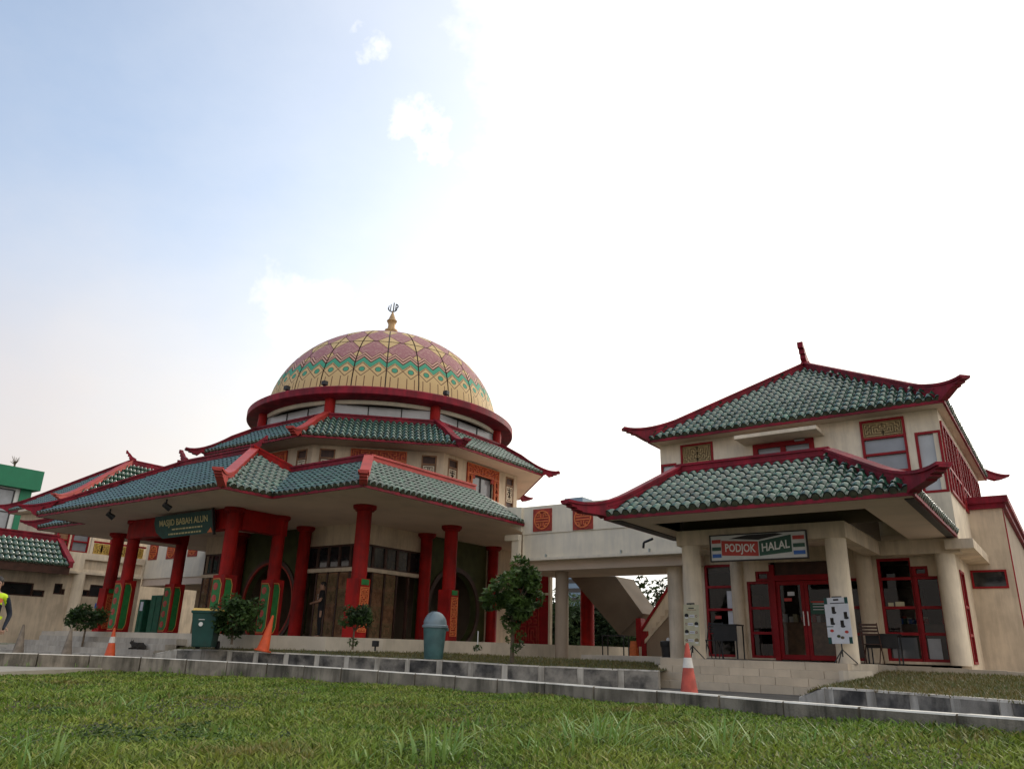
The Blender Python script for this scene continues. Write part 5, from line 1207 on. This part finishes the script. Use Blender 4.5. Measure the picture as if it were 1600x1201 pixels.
# ================================================================== SIGNS
q0, q1 = ony(1110, 838, 16.93), ony(1262, 870.5, 16.93); sx0, sx1, sz1, sz0 = q0.x, q1.x, q0.z, ony(1112, 876, 16.93).z
SG = thing('shop_sign', 'long white shop sign reading PODJOK HALAL in red and green hung under the beam', 'sign', ((sx0+sx1)/2, 16.93, sz0)); W, H = sx1-sx0, sz1-sz0
sf_ = wallframe((sx0, 16.93, sz0), (1, 0, 0)); fm = MB().lbox(sf_, 0, W, 0, H, -.05, 0)
fm.build('board', 'sign_white', SG)
bz = MB().lbox(sf_, -.025, W+.025, -.025, .0, -.06, .02).lbox(sf_, -.025, W+.025, H, H+.025, -.06, .02).lbox(sf_, -.025, 0, 0, H, -.06, .02).lbox(sf_, W, W+.025, 0, H, -.06, .02); bz.build('frame', 'black', SG)
def sp(pts, matn, nm, c=.004): return MB().add([sf_.p(a*W, b*H, c) for a, b in pts], [tuple(range(len(pts)))]).build(nm, matn, SG)
for x0, x1 in ((.012, .112), (.868, .985)):
    for y0, y1, mn in ((.70, .85, 'sign_red'), (.40, .55, 'sign_green'), (.12, .27, 'sign_blue')): sp([(x0, y0), (x1, y0), (x1, y1), (x0, y1)], mn, 'stripe')
sp([(.118, .20), (.512, .12), (.512, .70), (.118, .80)], 'sign_red', 'panel', .006); sp([(.522, .12), (.855, .23), (.855, .90), (.522, .70)], 'sign_green', 'panel', .006)
sp([(.20, .86), (.40, .98), (.70, .99), (.78, .93), (.517, .76)], 'black', 'panel', .0045)
def letters(mb, name, matn, parent):
    par = list(range(len(mb.v)))
    def fnd(i):
        while par[i] != i: par[i] = par[par[i]]; i = par[i]
        return i
    for f in mb.f:
        for j in f[1:]: par[fnd(j)] = fnd(f[0])
    gp = {}
    for f in mb.f: gp.setdefault(fnd(f[0]), []).append(f)
    for r_, fs in gp.items():
        ids = sorted({j for f in fs for j in f}); mp = {j: i for i, j in enumerate(ids)}
        MB().add([mb.v[j] for j in ids], [tuple(mp[j] for j in f) for f in fs]).build(name, matn, parent)
def slant_text(txt, a, b, size, sl, xs, matn):
    mb = text_mb(txt, size, sf_, 0, 0, .012, .008, 1, .004); o = sf_.p(0, 0, 0); us_ = [(Vector(v)-o).dot(sf_.u) for v in mb.v]; xs = xs/(max(us_)-min(us_))
    mb.v = [tuple(Vector(v) + sf_.u*(a + u_*(xs-1)) + V(0, 0, b + sl*u_*xs)) for v, u_ in zip(mb.v, us_)]; letters(mb, 'letter', matn, SG)
slant_text('PODJOK', .318*W, .455*H, .245, -.055, .325*W, 'white_plastic'); slant_text('HALAL', .69*W, .475*H, .245, .10, .285*W, 'white_plastic')
MS = thing('mosque_sign', 'dark green banner sign with pale gold lettering on the porch beam', 'sign', (-21.9, 13.3, 3.75))
mf = Fr((-23.3, 13.36, 3.74), (1, 0, .0), (0, -.22, 1), (0, -1, -.22)); w_, h_ = 3.0, .70
ol = [(.35, 0), (w_, .04), (w_, h_), (.0, h_), (-.08, h_*.7), (.0, h_*.3)]
b1_ = MB(); b1_.add([mf.p(a, b, c) for c in (0, .04) for a, b in ol], [(5, 4, 3, 2, 1, 0), (6, 7, 8, 9, 10, 11)] + [(i, (i+1) % 6, 6+(i+1) % 6, 6+i) for i in range(6)]); b1_.build('board', 'banner_green', MS)
letters(text_mb('MASJID BABAH ALUN', .27, mf, 1.5, .46, .046, .006, 1.0, .003), 'letter', 'letter_gold', MS)
for k, (x0, x1, y) in enumerate(((.9, 2.5, .23), (.7, 2.4, .09))):
    ln = MB(); x = x0
    while x < x1: l = random.uniform(.05, .16); ln.lbox(mf, x, x+l, y, y+.045, .041, .045); x += l+.04
    ln.build('small_print', 'letter_gold', MS)['kind'] = 'stuff'
MB().add([mf.p(a, b, .046) for a, b in ((w_-.28, .05), (w_-.02, .05), (w_-.08, .2))], [(0, 1, 2)]).build('corner_mark', 'orange_fret', MS)
MB().lbox(mf, w_, w_+.05, -.02, h_+.05, -.02, .06).build('frame', 'black', MS)

# ================================================================== LAMPS
def spot(name, label, p, d, s=1.0, group=None):
    t_ = thing(name, label, 'lamp', p, group); p = Vector(p); d = Vector(d).normalized()
    MB().tube(p, p-V(0, 0, .1*s), .018*s, n=6).build('arm', 'black', t_); MB().tube(p-V(0, 0, .12*s)-d*.06*s, p-V(0, 0, .12*s)+d*.1*s, .045*s, .06*s, 10).build('head', 'black', t_)
for i, (px, py) in enumerate(((173, 795), (261, 780))):
    q = onz(px, py, SZ-.005); spot('spotlight', ('left' if i == 0 else 'right')+' black spotlight under the porch soffit', q, (.3, 1, -.6), 1.5, 'porch spotlights')
for i, px in enumerate((396, 510, 692)):
    az_d = math.atan2(*(lambda d: (d.y, d.x))(ond(px, 620, 27)-V(MX, MY, 0))); q = V(MX+5.3*math.cos(az_d), MY+5.3*math.sin(az_d), 9.46); t_ = thing('floodlight', ['leftmost', 'middle', 'rightmost'][i]+' small black floodlight on the red dome ring', 'lamp', q, 'dome ring floodlights')
    MB().box(q.x-.09, q.x+.09, q.y-.09, q.y+.09, q.z+.06, q.z+.22).build('head', 'black', t_, bevel=.02); MB().tube(q-V(0, 0, .02), q+V(0, 0, .08), .03).build('bracket', 'black', t_)
q = ond(586, 1014, 18.6); t_ = thing('ground_floodlight', 'small black floodlight on the grass right of the small citrus shrub', 'lamp', q); MB().box(q.x-.07, q.x+.07, q.y-.05, q.y+.05, q.z+.06, q.z+.19).build('head', 'black', t_, bevel=.015); MB().tube(q-V(0, 0, .03), q+V(0, 0, .08), .02).build('stake', 'black', t_)

# ================================================================== STREET OBJECTS
def cone(label, base, h, matn, band, tilt=(0, 0), scale=1, group='traffic cones'):
    t_ = thing('traffic_cone', label, 'cone', base, group); t_.rotation_euler = (tilt[0], tilt[1], .4)
    r = h*.155; b_ = MB(); b_.box(-r*1.15, r*1.15, -r*1.15, r*1.15, 0, .035); local('base', b_, matn, t_, bevel=.012)
    R_ = lambda z: r*(1-z/h)+.022
    local('body', MB().lathe((0, 0, 0), [(R_(.035)*1.05, .035), (R_(.06), .06), (R_(h*.97), h*.97), (.018, h), (0, h)], 24), matn, t_, True)
    if band: local('reflective_band', MB().lathe((0, 0, 0), [(R_(h*.58)+.004, h*.58), (R_(h*.75)+.004, h*.75)], 24), 'cone_white', t_, True)
    return t_
q = ond(1077, 1081, 12.3); top = ond(1077, 1004, 12.3).z; cone('faded red cone with dirty white band before the shop steps', (q.x, q.y, ROAD_Z), top-ROAD_Z, 'cone_faded', True)
q = ond(170, 1030, 22.6); top = ond(172, 980, 22.6).z; cone('bright orange cone with white band before the porch steps', (q.x, q.y, ROAD_Z+.05), top-ROAD_Z-.05, 'cone_orange', True)
q = ond(410, 1017, 20.2); cone('plain orange cone leaning to the right on the kerb bed', (q.x, q.y, q.z), .84, 'cone_orange', False, (math.radians(-4), math.radians(9)))
q = ond(103, 1024, 22.4); cone('grey concrete cone nearest the porch steps', (q.x, q.y, .12), .86, 'cone_grey', False)
q = ond(27, 1022, 22.6); cone('grey concrete cone at the far left by the kerb', (q.x, q.y, .12), .90, 'cone_grey', False)
# wheeled bin
q = ond(318, 1013, 20.9); WB = thing('wheeled_bin', 'dark green wheeled bin with yellow lid behind the painted kerb', 'bin', q, rz=math.radians(40))
def taper(w0, d0, w1, d1, z0, z1): 
    mb = MB(); vs = [(sx*w/2, sy*d/2, z) for (w, d, z) in ((w0, d0, z0), (w1, d1, z1)) for sx, sy in ((-1, -1), (1, -1), (1, 1), (-1, 1))]
    return mb.add(vs, [(3, 2, 1, 0), (4, 5, 6, 7)] + [(i, (i+1) % 4, 4+(i+1) % 4, 4+i) for i in range(4)])
local('body', taper(.46, .50, .60, .66, .04, .84), 'bin_green', WB, bevel=.03); local('rim', taper(.63, .69, .64, .70, .81, .87), 'bin_green', WB, bevel=.012)
lid = taper(.62, .70, .56, .6, .872, .93); local('lid', lid, 'bin_yellow', WB, bevel=.018)
for s in (-1, 1): local('wheel', MB().tube((s*.2, .30, .09), (s*.27, .30, .09), .10, n=18), 'black', WB)
local('handle', MB().tube((-.24, .40, .86), (.24, .40, .86), .018), 'black', WB); local('logo', MB().tube((-.06, -.312, .56), (-.06, -.318, .56), .05, n=14).box(-.12, .02, -.33, -.325, .66, .675), 'white_plastic', WB)
q = ond(677, 1029, 18.2); DB = thing('dome_bin', 'grey blue round dome lidded bin before the red column', 'bin', q, rz=math.radians(50))
local('body', MB().lathe((0, 0, 0), [(0, .0), (.205, .0), (.21, .02), (.262, .66), (.262, .70)], 32), 'bin_teal', DB, True)
local('rim', MB().lathe((0, 0, 0), [(.26, .665), (.29, .67), (.292, .715), (.27, .73)], 32), 'bin_blue', DB, True)
local('lid', MB().lathe((0, 0, .73), [(.262*math.cos(a), .29*math.sin(a)) for a in [i*math.pi/2/10 for i in range(11)]], 32), 'bin_blue', DB, True)
local('flap', MB().lathe((0, 0, .73), [(.272*math.cos(a), .30*math.sin(a)) for a in [.15+i*1.25/6 for i in range(7)]], 10, t0=math.pi*.75, t1=math.pi*1.25), 'bin_blue', DB, True); local('latch', MB().box(.22, .31, -.05, .05, .60, .67), 'bin_teal', DB, bevel=.01)
q = ony(1044, 1024, 21.6); TB = thing('litter_bin', 'small dark litter bin with a bag liner beside the grey bridge column', 'bin', (q.x, 21.6, PZ-.02)); local('body', MB().lathe((0, 0, 0), [(0, 0), (.17, 0), (.2, .34)], 20), 'steel_dark', TB, True); local('liner', MB().lathe((0, 0, 0), [(.205, .28), (.22, .36), (.215, .42), (.17, .45), (.1, .40)], 20), 'black', TB, True); local('litter', MB().ball((.02, 0, .46), .06, .05, .08), 'white_plastic', TB)
# menu stands
def stand(label, base, bw, bh, bz, tilt, matn, kind, rz):
    t_ = thing('menu_stand', label, 'sign', base, 'menu stands', rz)
    tp = MB(); 
    for a in (0, 2.1, 4.2): tp.tube((0, 0, .26), (.26*math.cos(a+.3), .26*math.sin(a+.3), 0), .011, n=6)
    local('tripod', tp, 'black', t_); local('pole', MB().tube((0, 0, .12), (0, 0, bz+bh+.02), .013), 'black', t_); local('clip', MB().box(-.1, .1, -.012, .012, bz+bh, bz+bh+.03), 'black', t_)
    f = Fr((-bw/2, -.02, bz), (math.cos(tilt), 0, math.sin(tilt)), (-math.sin(tilt), 0, math.cos(tilt)), (0, -1, 0))
    b_ = local('board', MB().lbox(f, 0, bw, 0, bh, -.01, 0), matn, t_)
    def pr_(a0, a1, b0, b1, mn, c=.002): local('print', MB().lbox(f, a0*bw, a1*bw, b0*bh, b1*bh, 0, c), mn, b_)
    def disc(a, b, r, mn, sq=1): local('print', MB().add([f.p(a*bw+r*math.cos(t), b*bh+r*sq*math.sin(t), .003) for t in [i*math.pi/7 for i in range(14)]], [tuple(range(14))]), mn, b_)
    if kind == 0:
        pr_(.33, .68, .90, .925, 'black'); pr_(.22, .82, .865, .878, 'wood')
        for k in range(4):
            y = .72-.2*k; L_ = k % 2 == 0; pr_(.38 if L_ else .28, .70 if L_ else .62, y-.035, y+.03, 'poster_white'); pr_(.42 if L_ else .31, .66 if L_ else .58, y-.01, y+.0, 'wood', .004)
            xb = .2 if L_ else .82; disc(xb, y+.01, .055, 'black' if k < 3 else 'lattice_back', .8); disc(xb, y-.045, .05, 'white_plastic', .4); disc(.82 if L_ else .17, y, .028, 'wood'); disc(.82 if L_ else .17, y, .016, 'white_plastic')
    else:
        for (a, b) in ((0, 0), (.86, 0), (0, .86), (.86, .86)): pr_(a, a+.14, b, b+.14, 'banner_green')
        pr_(.25, .85, .865, .885, 'steel_dark'); pr_(.40, .62, .93, .97, 'steel_dark')
        for (a, b) in ((.36, .74), (.84, .62), (.25, .5), (.66, .44)): pr_(a-.07, a+.07, b-.05, b+.06, 'cat_fur'); disc(a+.02, b-.07, .05, 'black', .5)
        for (a, b, mn) in ((.2, .28, 'sign_red'), (.8, .25, 'sign_red'), (.45, .16, 'olive'), (.6, .13, 'bark')): disc(a, b, .04, mn, .7)
        pr_(0, .28, .36, .38, 'banner_green')
    return t_
q = ony(1083, 1027, 16.75); stand('cream menu board on a black tripod by the left shop column', (q.x, 16.75, PZ), .42, .86, .28, -.03, 'poster_cream', 0, math.radians(-14))
q = ony(1318, 1034, 16.72); stand('white menu poster with green corners on a tripod by the right shop column', (q.x, 16.72, PZ), .50, .88, .36, .02, 'poster_white', 1, math.radians(-14))
# tables and chairs
def table(label, p, w, d, h, skirt, rz=0):
    t_ = thing('table', label, 'table', p, rz=rz); local('tabletop', MB().box(-w/2, w/2, -d/2, d/2, h-.03, h), 'black', t_, bevel=.006)
    if skirt: local('apron', MB().box(-w/2+.01, w/2-.01, -d/2+.01, -d/2+.03, h-skirt, h-.03), 'black', t_)
    for sx in (-1, 1):
        for sy in (-1, 1): local('leg', MB().box(sx*(w/2-.03)-.014, sx*(w/2-.03)+.014, sy*(d/2-.03)-.014, sy*(d/2-.03)+.014, 0, h-.031), 'steel_dark', t_)
    return t_
def chair(label, p, rz, matn='wood_dark', s=1.0):
    t_ = thing('chair', label, 'chair', p, 'terrace chairs', rz); sh = .45*s
    for k in range(5): local('seat_slat', MB().box(-.2, .2, -.2+.08*k, -.135+.08*k, sh-.02, sh), matn, t_)
    for k in range(4): local('back_slat', MB().box(-.19, .19, .205, .22, sh+.18+.07*k, sh+.225+.07*k), matn, t_)
    for sx in (-1, 1):
        local('leg', MB().tube((sx*.19, .21, sh+.45), (sx*.19, -.18, 0), .014, n=6), matn, t_); local('leg', MB().tube((sx*.16, -.17, sh), (sx*.16, .22, 0), .014, n=6), matn, t_)
    return t_
q = ony(1141, 1027, 19.6); table('small black table with deep apron before the left shop window', (q.x, 19.6, PZ), .62, .55, .82, .40)
q = ony(1117, 1026, 20.1); chair('dark slatted chair behind the small black table at the left window', (q.x, 20.1, PZ), 0, 'black')
q = ony(1366, 1036, 19.9); chair('dark slatted folding chair between the column and the bay window', (q.x, 19.9, PZ-.03), math.radians(180), 'wood_dark', 1.0)
q = ony(1384, 1037, 20.1); table('low black table beside the folding chair at the bay window', (q.x, 20.2, PZ-.03), .7, .5, .68, .32)
q = ony(980, 1015, 22.5); table('slim dark table at the foot of the outdoor staircase', (q.x-.4, 22.5, .5), .8, .4, .75, 0)
q = ony(990, 1012, 23.6); FS = thing('floor_sign', 'orange folding floor sign at the foot of the staircase', 'sign', (q.x, 23.6, .55))
for s in (-1, 1): local('panel', MB().prism([V(-.14, s*.14, 0), V(.14, s*.14, 0), V(.09, s*.02, .55), V(-.09, s*.02, .55)], V(0, 1, 0), .015), 'orange_fret', FS)

# ================================================================== PEOPLE AND CAT
def skin(J, root, sub=2):
    names = list(J); me = bpy.data.meshes.new('skin'); me.from_pydata([J[n][0] for n in names], [(names.index(J[n][2]), i) for i, n in enumerate(names) if J[n][2]], [])
    o = bpy.data.objects.new('skin', me); col.objects.link(o); o.modifiers.new('s', 'SKIN')
    for i, n in enumerate(names):
        sv = me.skin_vertices[0].data[i]; r = J[n][1]; sv.radius = r if isinstance(r, tuple) else (r, r); sv.use_root = (n == root)
    ss_ = o.modifiers.new('d', 'SUBSURF'); ss_.levels = sub; ss_.render_levels = sub
    dg = bpy.context.evaluated_depsgraph_get(); m2 = bpy.data.meshes.new_from_object(o.evaluated_get(dg)); bpy.data.objects.remove(o)
    mb = MB(); mb.add([v.co.copy() for v in m2.vertices], [tuple(p.vertices) for p in m2.polygons]); return mb
def hand(mb, w, d, side):
    """palm end w, pointing along d: four fingers and a thumb"""
    d = Vector(d).normalized(); s = d.cross(V(0, 0, 1)).normalized() if abs(d.z) < .9 else V(1, 0, 0); n_ = s.cross(d); w = Vector(w)
    for k, l in enumerate((.065, .075, .07, .055)):
        b = w + s*(-.03+.02*k); m_ = b + d*l*.55 + n_*.004; mb.tube(b, m_, .0095, .009, 6); mb.tube(m_, m_+d*l*.4-n_*.02, .009, .007, 6)
    b = w - s*.035*side - d*.05; mb.tube(b, b - s*.03*side + d*.035, .011, .009, 6); mb.tube(b - s*.03*side + d*.035, b - s*.035*side + d*.065, .009, .007, 6)
def person(label, base, h, rz, pose, mats, assign, extra=None):
    t_ = thing('person', label, 'person', base, rz=rz); k = h/1.72
    J = {'pelvis': ((0, 0, .93), (.155, .11), None), 'waist': ((0, .0, 1.08), (.14, .10), 'pelvis'), 'chest': ((0, 0, 1.26), (.165, .115), 'waist'), 'neckb': ((0, 0, 1.43), (.085, .075), 'chest'), 'neck': ((0, -.01, 1.49), .055, 'neckb'),
         'jaw': ((0, -.025, 1.555), (.062, .072), 'neck'), 'face': ((0, -.018, 1.62), (.074, .092), 'jaw'), 'crown': ((0, -.005, 1.685), (.062, .078), 'face')}
    for s, n in ((-1, 'l'), (1, 'r')):
        J['hip'+n] = ((s*.095, 0, .88), .10, 'pelvis'); J['knee'+n] = ((s*.105, -.01, .48), .065, 'hip'+n); J['ank'+n] = ((s*.11, .02, .09), .045, 'knee'+n); J['toe'+n] = ((s*.12, -.13, .035), (.042, .032), 'ank'+n)
        e, w = pose[n]
        J['sho'+n] = ((s*.185, 0, 1.39), .062, 'neckb'); J['elb'+n] = (e, .045, 'sho'+n); J['wri'+n] = (w, .03, 'elb'+n); dd_ = (Vector(w)-Vector(e)).normalized(); J['palm'+n] = (tuple(Vector(w)+dd_*.07), (.036, .018), 'wri'+n)
    J = {n: (tuple(Vector(p)*k), (tuple(x*k for x in r) if isinstance(r, tuple) else r*k), pa) for n, (p, r, pa) in J.items()}
    mb = skin(J, 'pelvis')
    nb = len(mb.f)
    for s, n in ((-1, 'l'), (1, 'r')): e, w = pose[n]; d = (Vector(w)-Vector(e)).normalized(); hand(mb, (Vector(w)+d*.085)*k, d, s)
    mb.tube(V(0, -.095, 1.635)*k, V(0, -.122, 1.60)*k, .008, .016, 6)
    for s in (-1, 1): mb.ball(V(s*.078, .0, 1.62)*k, .012, .02, .032, 6, 5)
    mi = []
    for i, f in enumerate(mb.f):
        c = sum((Vector(mb.v[j]) for j in f), Vector())/len(f)/k; mi.append(assign(c, i >= nb))
    mb.mi = mi; body_ = local('body', mb, mats, t_, True)
    eyes = MB()
    for s in (-1, 1): eyes.ball(V(s*.03, -.098, 1.632)*k, .011, .006, .007, 6, 5)
    eyes.lbox(WF, -.022*k, .022*k, -.103*k, -.094*k, 1.566*k, 1.572*k); local('face_features', eyes, 'hair', t_)
    hr = MB().ball(V(0, .012, 1.665)*k, .088*k, .098*k, .085*k, 14, 9); hr.v = [(x, y, max(z, (1.60+.5*max(0, -y/k)+.0)*k) if y < .02*k else z) for x, y, z in hr.v]; local('hair', hr, 'hair', t_, True)
    if extra: extra(t_, k)
    return t_
def as_black(c, isx):
    if isx or c.z > 1.47: return 0
    if abs(c.x) > .17 and c.z < 1.22 and c.z > .6 or (c.y < -.14 and c.z > .6): return 0
    if c.z < .07: return 0
    return 1
q = ony(497, 992, 16.75)
def tee(t_, k): local('shirt_print', MB().box(-.10*k, .10*k, -.135*k, -.125*k, 1.30*k, 1.335*k).box(-.02*k, .05*k, -.137*k, -.126*k, 1.17*k, 1.27*k), 'cloth_print', t_)
person('person in black T-shirt and trousers standing barefoot at the mosque doorway, hands held together', (q.x, 16.75, TZ), 1.66, math.radians(-38), {'l': ((-.27, -.06, 1.12), (-.07, -.24, 1.06)), 'r': ((.27, -.06, 1.12), (.07, -.25, 1.07))}, ['skin', 'cloth_black'], as_black, tee)
def as_guard(c, isx):
    if isx or c.z > 1.46: return 0
    if c.z > 1.25 and abs(c.x) < .19: return 2
    if c.z < .12: return 3
    return 1
q = ond(-15, 960, 15.6); hd = ond(-6, 902, 15.6)
def vest(t_, k): local('badge', MB().tube((.09*k, -.12*k, 1.33*k), (.09*k, -.14*k, 1.33*k), .045*k, n=10), 'orange_fret', t_); local('reflective_strip', MB().lathe((0, 0, 0), [(.185*k, 1.02*k), (.186*k, 1.07*k)], 20), 'hivis', t_)
person('guard in dark uniform with yellow high visibility yoke at the left edge', (q.x, q.y, .06), hd.z-.06, math.radians(70), {'l': ((-.29, .02, 1.10), (-.24, -.14, .90)), 'r': ((.29, .02, 1.10), (.24, -.14, .90))}, ['skin', 'cloth_navy', 'hivis', 'black'], as_guard, vest)
# cat lying on a step
q = ony(211, 1016, 11.55); CT = thing('cat', 'dark cat lying on the porch steps', 'cat', (q.x, 11.62, TZ-.145*2-.145), rz=math.radians(20)); s = 1.05
J = {'mid': ((0, 0, .085), (.075, .08), None), 'rump': ((.13, 0, .085), (.085, .09), 'mid'), 'hip': ((.19, 0, .06), (.05, .06), 'rump'), 'tail': ((.25, -.04, .025), .018, 'hip'), 'tail2': ((.22, -.12, .018), .014, 'tail'), 'chest': ((-.12, 0, .09), (.065, .075), 'mid'), 'neck': ((-.18, 0, .135), .045, 'chest'), 'head': ((-.215, -.01, .165), (.048, .05), 'neck'), 'nose': ((-.26, -.02, .155), .025, 'head')}
for sd2, n in ((-1, 'a'), (1, 'b')): J['elb'+n] = ((-.14, sd2*.05, .03), .025, 'chest'); J['paw'+n] = ((-.25, sd2*.045, .015), .018, 'elb'+n); J['kne'+n] = ((.10, sd2*.085, .04), .035, 'rump'); J['foo'+n] = ((.03, sd2*.09, .015), .018, 'kne'+n)
mb = skin({n: (tuple(Vector(p)*s), (tuple(x*s for x in r) if isinstance(r, tuple) else r*s), pa) for n, (p, r, pa) in J.items()}, 'mid')
for sd2 in (-1, 1): mb.add([V(-.20, sd2*.045-.01, .195), V(-.215, sd2*.012-.01, .205), V(-.225, sd2*.035-.01, .195), V(-.208, sd2*.038-.01, .25)], [(0, 1, 3), (1, 2, 3), (2, 0, 3)])
local('body', mb, 'cat_fur', CT, True)
